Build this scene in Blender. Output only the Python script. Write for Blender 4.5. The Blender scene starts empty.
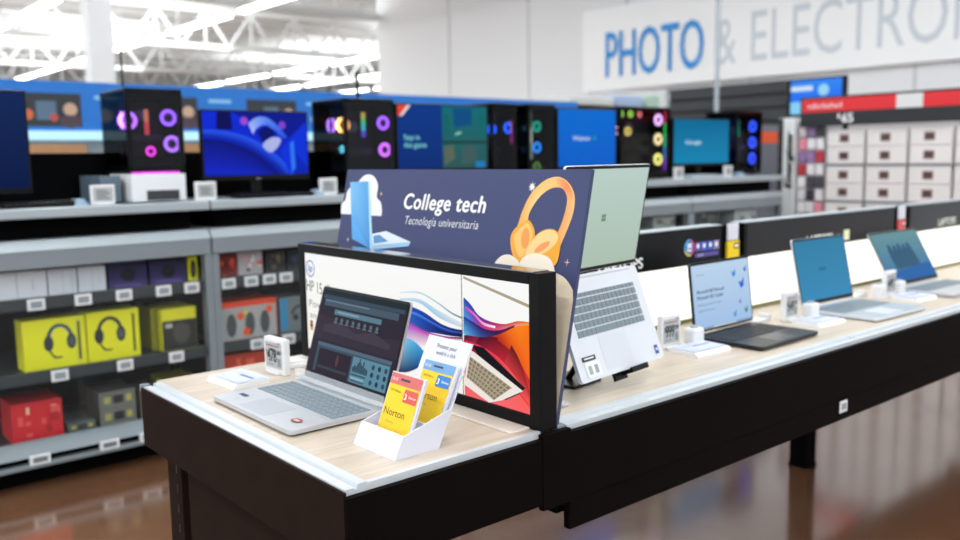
import bpy, bmesh, math, random
from mathutils import Vector, Matrix
from mathutils.geometry import tessellate_polygon
random.seed(7)
PI = math.pi
SC = bpy.context.scene
COL = SC.collection
V3 = Vector
# ------------------------------------------------------------------ camera
FPX = 885.0
YAW, PIT, ROL = math.radians(49.75), math.radians(7.22), math.radians(-.921)
CAM = V3((-.741, -1.235, 1.347))
_f = V3((math.cos(YAW)*math.cos(PIT), math.sin(YAW)*math.cos(PIT), -math.sin(PIT)))
_r = _f.cross(V3((0, 0, 1))).normalized(); _u = _r.cross(_f)
_r2 = _r*math.cos(ROL)+_u*math.sin(ROL); _u2 = _u*math.cos(ROL)-_r*math.sin(ROL)
cd = bpy.data.cameras.new('camera'); co = bpy.data.objects.new('camera', cd); COL.objects.link(co)
co.matrix_world = Matrix(((_r2.x, _u2.x, -_f.x, CAM.x), (_r2.y, _u2.y, -_f.y, CAM.y), (_r2.z, _u2.z, -_f.z, CAM.z), (0, 0, 0, 1)))
cd.sensor_width = 36; cd.lens = FPX/960*36; cd.clip_start = .05; cd.clip_end = 200
cd.dof.use_dof = True; cd.dof.focus_distance = 1.62; cd.dof.aperture_fstop = 2.9
SC.camera = co
def ray(px, py): return (_f + _r2*((px-480)/FPX) - _u2*((py-270)/FPX))
def at(px, py, o, n):
    d = ray(px, py); t = (V3(o)-CAM).dot(V3(n))/d.dot(V3(n)); return CAM + d*t
# ------------------------------------------------------------------ materials
def lin(c):
    if isinstance(c, str):
        c = [int(c[i:i+2], 16)/255 for i in (0, 2, 4)]
    return [(x/12.92 if x <= .04045 else ((x+.055)/1.055)**2.4) for x in c[:3]]+[1]
MATS = {}
def mat(key, c, rough=.5, metal=0, em=0, coat=0, alpha=1, bump=0, bscale=40, attr=False, spec=.5, vary=0, vscale=(3, 3, 3)):
    if key in MATS: return MATS[key]
    m = bpy.data.materials.new(key); m.use_nodes = True; nt = m.node_tree; b = nt.nodes['Principled BSDF']
    cl = lin(c)
    b.inputs['Base Color'].default_value = cl
    b.inputs['Roughness'].default_value = rough; b.inputs['Metallic'].default_value = metal
    b.inputs['Specular IOR Level'].default_value = spec
    b.inputs['Coat Weight'].default_value = coat; b.inputs['Coat Roughness'].default_value = .05
    b.inputs['Alpha'].default_value = alpha
    src = None
    if attr:
        a = nt.nodes.new('ShaderNodeAttribute'); a.attribute_name = 'Col'; src = a.outputs['Color']
        nt.links.new(src, b.inputs['Base Color'])
    if em:
        b.inputs['Emission Strength'].default_value = em
        if src: 
            nt.links.new(src, b.inputs['Emission Color'])
            nt.links.remove(b.inputs['Base Color'].links[0]); b.inputs['Base Color'].default_value = (0, 0, 0, 1)
        else:
            b.inputs['Emission Color'].default_value = cl; b.inputs['Base Color'].default_value = (0, 0, 0, 1)
    tc = nt.nodes.new('ShaderNodeTexCoord')
    if bump or vary:
        mp = nt.nodes.new('ShaderNodeMapping'); mp.inputs['Scale'].default_value = vscale
        nt.links.new(tc.outputs['Object'], mp.inputs['Vector'])
    if bump:
        n = nt.nodes.new('ShaderNodeTexNoise'); n.inputs['Scale'].default_value = bscale
        bp = nt.nodes.new('ShaderNodeBump'); bp.inputs['Strength'].default_value = bump; bp.inputs['Distance'].default_value = .002
        nt.links.new(tc.outputs['Object'], n.inputs['Vector']); nt.links.new(n.outputs['Fac'], bp.inputs['Height']); nt.links.new(bp.outputs['Normal'], b.inputs['Normal'])
    if vary and not attr and not em:
        n2 = nt.nodes.new('ShaderNodeTexNoise'); n2.inputs['Scale'].default_value = 3; n2.inputs['Detail'].default_value = 6
        rp = nt.nodes.new('ShaderNodeValToRGB')
        rp.color_ramp.elements[0].position = .3; rp.color_ramp.elements[1].position = .7
        rp.color_ramp.elements[0].color = [x*(1-vary) for x in cl[:3]]+[1]; rp.color_ramp.elements[1].color = [min(1, x*(1+vary)) for x in cl[:3]]+[1]
        nt.links.new(mp.outputs['Vector'], n2.inputs['Vector']); nt.links.new(n2.outputs['Fac'], rp.inputs['Fac']); nt.links.new(rp.outputs['Color'], b.inputs['Base Color'])
    MATS[key] = m; return m
LITC = mat('lit_print', 'ffffff', em=.92, attr=True, rough=.25, spec=.05)
SCRC = mat('screen_print', 'ffffff', em=.88, attr=True, rough=.2, spec=.05)
PRC = mat('paper_print', 'ffffff', rough=.55, attr=True)
BLK = mat('black_frame', '09090b', rough=.4, bump=.1, spec=.14)
BLKM = mat('black_matte', '060607', rough=.8, bump=.1, spec=.05)
BLKP = mat('black_plastic', '070708', rough=.3, spec=.2)
APR = mat('apron_espresso', '0a0504', rough=.7, vary=.2, bump=.1, spec=.06)
APR2 = mat('apron_brown_end', '20140e', rough=.7, vary=.15, bump=.1, spec=.08)  # browner than the front apron: light on the end is in the colour
ALU = mat('white_aluminium', 'd0d6da', rough=.3, metal=.2)
SIL = mat('silver_laptop', 'c9ccd0', rough=.38, metal=.55)
SIL2 = mat('pale_silver_laptop', 'dfe3ea', rough=.4, metal=.25)
DKL = mat('graphite_laptop', '2a2d33', rough=.35, metal=.5)
KEYS = mat('grey_key', '7c8a92', rough=.5)
KEYD = mat('dark_key', '1b1d21', rough=.5)
WHT = mat('white_plastic', 'e3e4e6', rough=.35)
WHC = mat('white_card', 'dadbe6', rough=.5)
GLS = mat('clear_acrylic', 'e8eef2', rough=.05, alpha=.28)
GLD = mat('display_glass', 'dfe8ec', rough=.04, alpha=.05)
GRL = mat('light_grey_metal', 'a9b3b9', rough=.4, metal=.2)
GRM = mat('mid_grey_metal', '848e94', rough=.45, metal=.2)
GRD = mat('dark_grey_metal', '34393c', rough=.5, metal=.2)
WALLW = mat('white_painted_wall', 'e6e8ea', rough=.7, bump=.1)
CEILW = mat('white_deck', 'd8dcdc', rough=.8)
OPAL = mat('opal_panel', 'fffdf0', em=1.35)
LAMP = mat('lamp_tube', 'ffffff', em=9)
def glass(key, tint, ior=1.4, rough=.04):
    m = bpy.data.materials.new(key); m.use_nodes = True; nt = m.node_tree; nt.nodes.clear()
    o = nt.nodes.new('ShaderNodeOutputMaterial'); mx = nt.nodes.new('ShaderNodeMixShader'); tr = nt.nodes.new('ShaderNodeBsdfTransparent'); gl = nt.nodes.new('ShaderNodeBsdfGlossy'); lw = nt.nodes.new('ShaderNodeLayerWeight'); lw.inputs['Blend'].default_value = .5
    pw = nt.nodes.new('ShaderNodeMath'); pw.operation = 'POWER'; pw.inputs[1].default_value = 4; nt.links.new(lw.outputs['Facing'], pw.inputs[0])
    fr = nt.nodes.new('ShaderNodeMath'); fr.operation = 'MULTIPLY_ADD'; fr.inputs[1].default_value = .25; fr.inputs[2].default_value = .015; nt.links.new(pw.outputs[0], fr.inputs[0])
    gl.inputs['Roughness'].default_value = rough; tr.inputs['Color'].default_value = lin(tint)
    nt.links.new(fr.outputs[0], mx.inputs[0]); nt.links.new(tr.outputs['BSDF'], mx.inputs[1]); nt.links.new(gl.outputs['BSDF'], mx.inputs[2]); nt.links.new(mx.outputs['Shader'], o.inputs['Surface']); MATS[key] = m; return m
GLD = glass('display_glass', 'fcfefe', 1.25); GLT = glass('tinted_glass', 'c2c6ca', 1.35)
def wood():
    m = bpy.data.materials.new('pale_wood_laminate'); m.use_nodes = True; nt = m.node_tree; b = nt.nodes['Principled BSDF']
    tc = nt.nodes.new('ShaderNodeTexCoord'); mp = nt.nodes.new('ShaderNodeMapping'); mp.inputs['Scale'].default_value = (2.2, 26, 1)
    n = nt.nodes.new('ShaderNodeTexNoise'); n.inputs['Scale'].default_value = 2.2; n.inputs['Detail'].default_value = 8; n.inputs['Roughness'].default_value = .6
    r = nt.nodes.new('ShaderNodeValToRGB'); e = r.color_ramp.elements
    e[0].position = .3; e[0].color = lin('bcab98'); e[1].position = .7; e[1].color = lin('d3c7b6')
    nt.links.new(tc.outputs['Object'], mp.inputs['Vector']); nt.links.new(mp.outputs['Vector'], n.inputs['Vector'])
    nt.links.new(n.outputs['Fac'], r.inputs['Fac']); nt.links.new(r.outputs['Color'], b.inputs['Base Color']); b.inputs['Roughness'].default_value = .33
    return m
WOOD = wood()
def floor_mat():
    m = bpy.data.materials.new('polished_concrete'); m.use_nodes = True; nt = m.node_tree; b = nt.nodes['Principled BSDF']
    tc = nt.nodes.new('ShaderNodeTexCoord')
    n = nt.nodes.new('ShaderNodeTexNoise'); n.inputs['Scale'].default_value = .9; n.inputs['Detail'].default_value = 9
    r = nt.nodes.new('ShaderNodeValToRGB'); e = r.color_ramp.elements
    e[0].position = .3; e[0].color = lin('6b4630'); e[1].position = .75; e[1].color = lin('916a4e')
    nt.links.new(tc.outputs['Object'], n.inputs['Vector']); nt.links.new(n.outputs['Fac'], r.inputs['Fac']); nt.links.new(r.outputs['Color'], b.inputs['Base Color'])
    b.inputs['Roughness'].default_value = .12; b.inputs['Specular IOR Level'].default_value = .9
    b.inputs['Coat Weight'].default_value = 1; b.inputs['Coat IOR'].default_value = 1.7; b.inputs['Coat Roughness'].default_value = .13
    return m
FLOORM = floor_mat()
# ------------------------------------------------------------------ geometry builder
def smooth(pts, n=6, closed=False):
    P = [V3((p[0], p[1], 0)) for p in pts]; out = []; L = len(P)
    rng = range(L) if closed else range(L-1)
    for i in rng:
        a, b = P[i], P[(i+1) % L]
        z = P[(i-1) % L] if (closed or i > 0) else a
        d = P[(i+2) % L] if (closed or i+2 < L) else b
        for k in range(n):
            t = k/n
            q = .5*((2*a)+(b-z)*t+(2*z-5*a+4*b-d)*t*t+(3*a-z-3*b+d)*t**3); out.append((q.x, q.y))
    if not closed: out.append((P[-1].x, P[-1].y))
    return out
def resample(pts, n):
    L = [0]
    for a, b in zip(pts, pts[1:]): L.append(L[-1]+math.dist(a, b))
    out = []; j = 0
    for i in range(n):
        s = L[-1]*i/(n-1)
        while j < len(pts)-2 and L[j+1] < s: j += 1
        t = (s-L[j])/max(1e-9, L[j+1]-L[j]); out.append((pts[j][0]+(pts[j+1][0]-pts[j][0])*t, pts[j][1]+(pts[j+1][1]-pts[j][1])*t))
    return out
class G:
    def __init__(s):
        s.v = []; s.f = []; s.m = []; s.mats = []; s.c = []; s.sm = []; s.X = Matrix()
        s.o = V3((0, 0, 0)); s.u = V3((1, 0, 0)); s.w = V3((0, 0, 1)); s.n = V3((0, -1, 0)); s.lay = 0.0003; s.root = None
    def mi(s, m):
        if m not in s.mats: s.mats.append(m)
        return s.mats.index(m)
    def add(s, vs, fs, m, col=None, sm=False):
        k = len(s.v); i = s.mi(m)
        for j, p in enumerate(vs):
            s.v.append(s.X @ V3(p)); s.c.append(lin(col[j] if isinstance(col, list) else col) if col else (1, 1, 1, 1))
        for f in fs: s.f.append([k+a for a in f]); s.m.append(i); s.sm.append(sm)
    def box(s, x0, x1, y0, y1, z0, z1, m, bev=0, col=None):
        if x1 < x0: x0, x1 = x1, x0
        if y1 < y0: y0, y1 = y1, y0
        if z1 < z0: z0, z1 = z1, z0
        b = min(bev, (x1-x0)*.45, (y1-y0)*.45, (z1-z0)*.45)
        if b <= 0:
            vs = [(x, y, z) for x in (x0, x1) for y in (y0, y1) for z in (z0, z1)]
            s.add(vs, [(0, 1, 3, 2), (4, 6, 7, 5), (0, 4, 5, 1), (2, 3, 7, 6), (0, 2, 6, 4), (1, 5, 7, 3)], m, col); return
        bm = bmesh.new(); bmesh.ops.create_cube(bm, size=1)
        for q in bm.verts: q.co = V3(((x0+x1)/2+q.co.x*(x1-x0), (y0+y1)/2+q.co.y*(y1-y0), (z0+z1)/2+q.co.z*(z1-z0)))
        bmesh.ops.bevel(bm, geom=bm.edges[:], offset=b, segments=2, affect='EDGES', profile=.5)
        bm.verts.index_update(); s.add([tuple(q.co) for q in bm.verts], [[q.index for q in f.verts] for f in bm.faces], m, col); bm.free()
    def prism(s, pts, z0, z1, m, f=lambda x, y, z: (x, y, z), col=None):
        if sum(a[0]*b[1]-b[0]*a[1] for a, b in zip(pts, pts[1:]+pts[:1])) < 0: pts = pts[::-1]
        n = len(pts); vs = [f(x, y, z0) for x, y in pts]+[f(x, y, z1) for x, y in pts]
        tri = tessellate_polygon([[V3((p[0], p[1], 0)) for p in pts]])
        fs = []
        for t in tri:
            a, b, c = [pts[i] for i in t]
            ccw = (b[0]-a[0])*(c[1]-a[1])-(b[1]-a[1])*(c[0]-a[0]) > 0
            t = tuple(t) if ccw else tuple(reversed(t))
            fs.append([i+n for i in t]); fs.append([i for i in reversed(t)])
        for i in range(n):
            j = (i+1) % n; fs.append((i, j, j+n, i+n))
        s.add(vs, fs, m, col)
    def cyl(s, a, b, r, m, n=16, r2=None, col=None):
        a, b = V3(a), V3(b); d = (b-a).normalized(); p = d.orthogonal().normalized(); q = d.cross(p); r2 = r if r2 is None else r2
        vs = []
        for c, rr in ((a, r), (b, r2)):
            for i in range(n):
                t = 2*PI*i/n; vs.append(c+p*math.cos(t)*rr+q*math.sin(t)*rr)
        fs = [(i, (i+1) % n, (i+1) % n+n, i+n) for i in range(n)]+[list(range(n))[::-1], list(range(n, 2*n))]
        s.add(vs, fs, m, col)
    def tube(s, pts, r, m, n=8):
        P = [V3(p) for p in pts]; vs = []; fs = []
        for i, p in enumerate(P):
            d = (P[min(i+1, len(P)-1)]-P[max(i-1, 0)]).normalized(); a = d.cross(V3((.13, .31, .94))).normalized(); b = d.cross(a)
            for k in range(n):
                t = 2*PI*k/n; vs.append(p+a*math.cos(t)*r+b*math.sin(t)*r)
        for i in range(len(P)-1):
            for k in range(n):
                fs.append((i*n+k, i*n+(k+1) % n, (i+1)*n+(k+1) % n, (i+1)*n+k))
        s.add(vs, fs, m, None, True)
    def ring(s, c, ax, r, t, m, n=28, k=8):
        c = V3(c); d = V3(ax).normalized(); p = d.orthogonal().normalized(); q = d.cross(p); vs = []; fs = []
        for i in range(n):
            a = 2*PI*i/n; rd = p*math.cos(a)+q*math.sin(a)
            for j in range(k):
                b = 2*PI*j/k; vs.append(c+rd*(r+t*math.cos(b))+d*t*math.sin(b))
        for i in range(n):
            for j in range(k): fs.append((i*k+j, ((i+1) % n)*k+j, ((i+1) % n)*k+(j+1) % k, i*k+(j+1) % k))
        s.add(vs, fs, m, None, True)
    # ---- flat artwork on a plane (o, u right, w up, n out)
    def plane(s, o, u, w, root=None):
        s.o, s.u, s.w = V3(o), V3(u).normalized(), V3(w).normalized(); s.n = s.u.cross(s.w); s.root = root; s.L = 0; return s
    def P(s, p, L=None): return s.o+s.u*p[0]+s.w*p[1]+s.n*(s.lay*((s.L if L is None else L)+1))
    def px(s, x, y):
        M = Matrix.Translation(s.root.location) @ s.root.rotation_euler.to_matrix().to_4x4() if s.root else Matrix()
        ow = M @ s.o; R = M.to_3x3(); q = at(x, y, ow, R @ s.n)-ow
        return (q.dot(R @ s.u), q.dot(R @ s.w))
    def pxs(s, pts): return [s.px(*p) for p in pts]
    def poly(s, pts, m, col=None, L=None, vc=None):
        if L is not None: s.L = L
        tri = tessellate_polygon([[V3((p[0], p[1], 0)) for p in pts]]); fs = []
        for t in tri:
            a, b, c = [pts[i] for i in t]
            fs.append(tuple(t) if (b[0]-a[0])*(c[1]-a[1])-(b[1]-a[1])*(c[0]-a[0]) > 0 else tuple(reversed(t)))
        s.add([s.P(p) for p in pts], fs, m, vc if vc else col)
    def rect(s, x0, y0, x1, y1, m, col=None, L=None): s.poly([(x0, y0), (x1, y0), (x1, y1), (x0, y1)], m, col, L)
    def grad(s, x0, y0, x1, y1, m, cs, L=None, horiz=False):
        if L is not None: s.L = L
        if horiz: vc = [cs[0], cs[1], cs[1], cs[0]]
        else: vc = [cs[0], cs[0], cs[1], cs[1]]
        s.add([s.P(p) for p in ((x0, y0), (x1, y0), (x1, y1), (x0, y1))], [(0, 1, 2, 3)], m, vc)
    def disc(s, x, y, r, m, col=None, L=None, ry=None, rot=0, n=20):
        ry = ry or r; c, q = math.cos(rot), math.sin(rot)
        s.poly([(x+r*math.cos(a)*c-ry*math.sin(a)*q, y+r*math.cos(a)*q+ry*math.sin(a)*c) for a in [2*PI*i/n for i in range(n)]], m, col, L)
    def arc(s, x, y, r, w, a0, a1, m, col=None, L=None, ry=None, n=24):
        ry = ry or r; A = [a0+(a1-a0)*i/n for i in range(n+1)]
        s.ribbon([(x+r*math.cos(a), y+ry*math.sin(a)) for a in A], [(x+(r-w)*math.cos(a), y+(ry-w)*math.sin(a)) for a in A], m, [col], [col], L, raw=True)
    def ribbon(s, top, bot, m, ct, cb, L=None, raw=False, n=28):
        if L is not None: s.L = L
        if not raw: top = resample(smooth(top), n); bot = resample(smooth(bot), n)
        n = len(top); vs = []; vc = []; fs = []
        def cc(cs, i):
            if cs[0] is None: return 'ffffff'
            if len(cs) == 1: return cs[0]
            t = i/(n-1)*(len(cs)-1); k = min(int(t), len(cs)-2); t -= k
            a = [int(cs[k][j:j+2], 16)/255 for j in (0, 2, 4)]; b = [int(cs[k+1][j:j+2], 16)/255 for j in (0, 2, 4)]
            return tuple(a[j]*(1-t)+b[j]*t for j in range(3))
        for i in range(n): vs += [s.P(top[i]), s.P(bot[i])]; vc += [cc(ct, i), cc(cb, i)]
        for i in range(n-1):
            f = (2*i, 2*i+1, 2*i+3, 2*i+2)
            e1 = V3(vs[f[1]])-V3(vs[f[0]]); e2 = V3(vs[f[3]])-V3(vs[f[0]])
            fs.append(f if e1.cross(e2).dot(s.n) > 0 else tuple(reversed(f)))
        s.add(vs, fs, m, vc)
    def text(s, txt, x, y, h, m, col=None, L=None, width=None, shear=0, bold=0, align='LEFT', slope=0, sp=1):
        if L is not None: s.L = L
        cu = bpy.data.curves.new('t', 'FONT'); cu.body = txt; cu.size = 1; cu.offset = min(bold, 0); cu.shear = shear; cu.space_character = sp; cu.resolution_u = 3
        ob = bpy.data.objects.new('t', cu); COL.objects.link(ob)
        dg = bpy.context.evaluated_depsgraph_get(); me = bpy.data.meshes.new_from_object(ob.evaluated_get(dg))
        vs = [q.co.copy() for q in me.vertices]; fs = [list(p.vertices) for p in me.polygons]
        bpy.data.objects.remove(ob); bpy.data.curves.remove(cu); bpy.data.meshes.remove(me)
        if not vs: return
        x0 = min(q.x for q in vs); x1 = max(q.x for q in vs); ky = h/.69; kx = ky if width is None else width/(x1-x0)
        W = (x1-x0)*kx; ox = x-(W/2 if align == 'CENTER' else 0)
        L0 = s.L
        for bx, by in (((0, 0), (bold, 0), (-bold, 0), (0, bold*.6), (0, -bold*.6)) if bold > 0 else ((0, 0),)):
            s.add([s.P((ox+(q.x+bx-x0)*kx, y+(q.y+by)*ky+slope*(q.x-x0)*kx)) for q in vs], fs, m, col); s.L += .4
        s.L = L0
    def text_px(s, txt, pl, pr, hpx, m, col=None, L=None, shear=0, bold=0, sp=1):
        a, b = s.px(*pl), s.px(*pr); c = s.px(pl[0], pl[1]-hpx)
        s.text(txt, a[0], a[1], c[1]-a[1], m, col, L, width=b[0]-a[0], shear=shear, bold=bold, sp=sp, slope=(b[1]-a[1])/(b[0]-a[0]))
    def build(s, name, parent=None, flat=True):
        me = bpy.data.meshes.new(name); me.from_pydata([tuple(q) for q in s.v], [], s.f); me.update()
        for m in s.mats: me.materials.append(m)
        me.polygons.foreach_set('material_index', s.m); me.polygons.foreach_set('use_smooth', s.sm)
        ca = me.color_attributes.new('Col', 'FLOAT_COLOR', 'POINT')
        flatc = [x for c in s.c for x in c]; ca.data.foreach_set('color', flatc)
        o = bpy.data.objects.new(name, me); COL.objects.link(o); o.parent = parent; return o
def thing(name, label, cat, loc=(0, 0, 0), rz=0, group=None):
    o = bpy.data.objects.new(name, None); COL.objects.link(o); o.location = loc; o.rotation_euler = (0, 0, rz)
    o.empty_display_size = .05; o['label'] = label; o['category'] = cat
    if group: o['group'] = group
    return o
def tag(o, label, cat, group=None):
    o['label'] = label; o['category'] = cat
    if group: o['group'] = group
    return o
def struct(o): o['kind'] = 'structure'; return o
def copy_tree(o, parent=None):
    c = o.copy(); COL.objects.link(c); c.parent = parent
    for ch in list(o.children): copy_tree(ch, c)
    return c
def rrect(x0, y0, x1, y1, r, n=5):
    out = []
    for cx, cy, a in ((x1-r, y1-r, 0), (x0+r, y1-r, PI/2), (x0+r, y0+r, PI), (x1-r, y0+r, 1.5*PI)):
        for i in range(n+1): t = a+PI/2*i/n; out.append((cx+r*math.cos(t), cy+r*math.sin(t)))
    return out
T = .80    # table top height
# ================================================================== SETTING
g = G(); g.box(-8, 30, -8, 50, -.1, 0, FLOORM); struct(g.build('floor'))
g = G(); g.box(-8, 30, -8, 50, 6.2, 6.3, CEILW)
for i in range(40): g.box(-8, 30, -7+i*1.45, -6.9+i*1.45, 6.08, 6.2, CEILW)
struct(g.build('ceiling'))
g = G(); g.box(12.05, 12.3, -8, 17.7, 0, 6.2, WALLW)
for i in range(9): g.box(12.03, 12.05, -6+i*2.6, -5.97+i*2.6, 0, 6.2, mat('wall_joint', 'c8ccd0', rough=.7))
struct(g.build('wall_right'))
g = G(); g.box(-8, 30, 49.8, 50, 0, 6.2, mat('far_wall', 'dfe3e6', rough=.8)); struct(g.build('wall_back'))
g = G(); g.box(29.8, 30, 19, 49.8, 0, 6.2, mat('far_wall', 'dfe3e6', rough=.8)); struct(g.build('wall_far_right'))
g = G(); g.box(3.35, 3.68, 12, 12.3, 0, 6.2, WALLW); g.box(3.3, 3.73, 11.95, 12.35, 0, .12, WALLW); struct(g.build('trim_1'))
# roof trusses running along X
k = 2
for y in (-5, 2.5, 10, 17.5, 25, 32.5, 40):
    g = G(); x1 = 12 if y < 19 else 29.5
    g.box(-8, x1, y-.07, y+.07, 4.75, 4.9, CEILW); g.box(-8, x1, y-.07, y+.07, 5.85, 6.0, CEILW)
    x = -8
    while x < x1-1.5:
        g.cyl((x, y, 4.85), (x+.75, y, 5.9), .045, CEILW, 8); g.cyl((x+.75, y, 5.9), (x+1.5, y, 4.85), .045, CEILW, 8); g.cyl((x+.75, y, 4.85), (x+.75, y, 5.9), .035, CEILW, 8); x += 1.5
    struct(g.build('trim_%d' % k)); k += 1
# ceiling strip lights (rows along Y)
def strip_proto():
    t = thing('strip_light', 'long white LED strip light hanging in a row under the store ceiling', 'ceiling light', (0, 0, 4.6), 0, 'ceiling strip lights')
    g = G(); g.box(-.1, .1, -1.75, 1.75, .03, .1, WHT, .01); g.cyl((0, -1.2, .1), (0, -1.2, 1.6), .006, WHT, 6); g.cyl((0, 1.2, .1), (0, 1.2, 1.6), .006, WHT, 6); g.build('housing', t)
    g = G(); g.box(-.09, .09, -1.72, 1.72, -.03, .03, LAMP, .01); g.build('diffuser', t); return t
sp = strip_proto(); first = True
for xi, x in enumerate((-6.2, -2.6, 1.0, 4.6, 8.2, 15.4, 19, 22.6)):
    for yi in range(13):
        y = -5+yi*4.1
        if x > 12 and y < 19: continue
        if first: sp.location = (x, y, 4.6); first = False; continue
        c = copy_tree(sp); c.location = (x, y, 4.6)
# lamps along the strips; upward ones added to brighten the ceiling
for x in (-6.2, -2.6, 1.0, 4.6, 8.2):
    for y in (-5, 0, 5, 12):
        ld = bpy.data.lights.new('strip_lamp', 'AREA'); ld.shape = 'RECTANGLE'; ld.size = .14; ld.size_y = 4; ld.energy = 40; ld.color = (.93, .97, 1)
        lo = bpy.data.objects.new('strip_lamp', ld); COL.objects.link(lo); lo.location = (x, y, 4.56)
        ld = bpy.data.lights.new('strip_uplight', 'AREA'); ld.shape = 'RECTANGLE'; ld.size = .3; ld.size_y = 4; ld.energy = 42; ld.color = (.93, .97, 1)
        lo = bpy.data.objects.new('strip_uplight', ld); COL.objects.link(lo); lo.location = (x, y, 4.72); lo.rotation_euler = (PI, 0, 0)
for x in (0, 9, 20):
    for y in (22, 34):
        ld = bpy.data.lights.new('strip_lamp', 'AREA'); ld.shape = 'RECTANGLE'; ld.size = 5; ld.size_y = 8; ld.energy = 520  # broad upward panels, added to brighten the far ceiling
        lo = bpy.data.objects.new('strip_uplight', ld); COL.objects.link(lo); lo.location = (x, y, 4.75); lo.rotation_euler = (PI, 0, 0)
w = bpy.data.worlds.new('world'); SC.world = w; w.use_nodes = True
w.node_tree.nodes['Background'].inputs[0].default_value = (.90, .95, 1, 1); w.node_tree.nodes['Background'].inputs[1].default_value = 1.15
# PHOTO & ELECTRONICS sign board on the right wall
t = thing('wall_sign', 'long white sign board reading PHOTO & ELECTRONICS high on the wall', 'sign', (12.0, 4.5, 2.55))
g = G(); g.box(-.08, .05, -6, 6.1, 0, 1.5, mat('sign_white', 'f4f6f7', rough=.5), .01); g.build('board', t)
g = G().plane((-.08, 0, 0), (0, -1, 0), (0, 0, 1)); g.lay = .002; BLU = mat('sign_blue', '1e90dc', rough=.5)
g.text('PHOTO', -5.5, .245, .8, BLU, width=2.15, L=8, bold=.012); g.build('lettering', t)['label'] = 'large blue letters PHOTO'
g = G().plane((-.08, 0, 0), (0, -1, 0), (0, 0, 1)); GRS = mat('sign_grey', 'ccd4dc', rough=.5)
g.text('&', -3.12, .26, .74, GRS, width=.4, L=8); g.text('ELECTRONICS', -2.45, .26, .78, GRS, width=4.6, L=8)
g.build('lettering', t)['label'] = 'large pale grey letters & ELECTRONICS'
# dark slat panel below it
t = thing('slat_wall_panel', 'dark charcoal slatwall panel fixed on the wall below the long white sign', 'wall panel', (12.0, 5.7, 0))
g = G(); CH = mat('charcoal_slat', '2e3337', rough=.5)
g.box(-.02, .04, .62, 2.95, 0, 2.47, mat('charcoal_back', '15181a', rough=.6))
for i in range(12): g.box(-.06, -.02, .62, 2.95, .03+i*.205, .19+i*.205, CH, .008)
g.build('slats', t)
g = G(); g.cyl((0, 0, 1.0), (0, 0, 6.1), .028, GRL, 10)
o = g.build('hanging_pole'); o.location = (8.0, 4.85, 0); tag(o, 'thin grey pole hanging from the ceiling in front of the dark slatwall', 'pole')
# ================================================================== BLUE WALL DISPLAY behind (Y = 6)
t = thing('electronics_display', 'tall blue-topped television display run behind the gaming shelves', 'display', (3.2, 6.0, 0))
g = G(); g.box(-4.2, 3.68, .02, .6, 0, 1.95, mat('pale_grey_back', 'a5abae', rough=.6)); g.build('back_panel', t)
g = G(); g.box(-4.2, 3.68, -.25, .02, 1.02, 1.3, BLKM, .01); g.box(-4.2, 3.68, -.35, .02, 0, 1.02, BLKM); g.build('counter', t)
g = G(); g.box(-4.2, 3.68, -.03, .05, 1.57, 1.97, mat('header_blue', '1673cc', rough=.5)); g.build('header_board', t)
g = G().plane((0, -.03, 0), (1, 0, 0), (0, 0, 1))
for i in range(9):
    x = -4.15+i*.92
    g.rect(x+.02, 1.63, x+.5, 1.88, PRC, '2a3138', L=1); g.disc(x+.42, 1.76, .05, PRC, 'caa790', L=2); g.disc(x+.42, 1.67, .08, PRC, '4b3a44', L=2, ry=.05); g.disc(x+.12, 1.72, .04, PRC, 'd26b3c', L=2); g.rect(x+.18, 1.68, x+.32, 1.82, PRC, '56718a', L=2); g.disc(x+.3, 1.7, .03, PRC, 'c0524a', L=3)
    g.disc(x+.7, 1.72, .055, PRC, 'd8e4ee', L=2); g.rect(x+.6, 1.84, x+.8, 1.87, PRC, '8cc4ec', L=3)
g.build('header_graphic', t)
g = G(); g.box(-4.2, 3.68, -.06, -.032, 1.53, 1.6, mat('cyan_strip', 'bdeeff', em=1.1)); g.build('light_strip', t)
for i in range(9):
    g = G(); g.box(-4.1+i*.9, -3.6+i*.9, -.06, .015, 1.42, 1.5, mat('tan_card', 'b98b62', rough=.6)); g.build('shelf_card', t)
# white framed case and clear case beyond
t = thing('display_case', 'white topped case with dark frame behind the plain blue monitor', 'display case', (7.34, 6.2, 0))
g = G(); g.box(-.38, .38, 0, .5, 0, 1.98, BLKM); g.build('frame', t); g = G(); g.box(-.38, .42, -.02, .5, 1.96, 2.06, mat('case_white', 'd0d2ce', rough=.5), .01); g.build('top', t)
t = thing('clear_display_case', 'clear acrylic case with coloured lights beside the dark slatwall', 'display case', (8.36, 6.2, 0))
g = G(); g.box(-.55, .55, 0, .5, 0, 1.95, BLKM); g.build('base', t)
g = G(); g.box(-.55, .55, 0, .5, 1.95, 2.17, GLS, .01); g.build('cover', t)
g = G(); g.box(-.45, .1, .1, .35, 1.97, 2.1, mat('case_blue', '8fb4e8', rough=.4), .02); g.box(.2, .45, .1, .35, 1.97, 2.12, mat('case_green', '9fd0b0', rough=.4), .02); g.build('contents', t)
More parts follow.
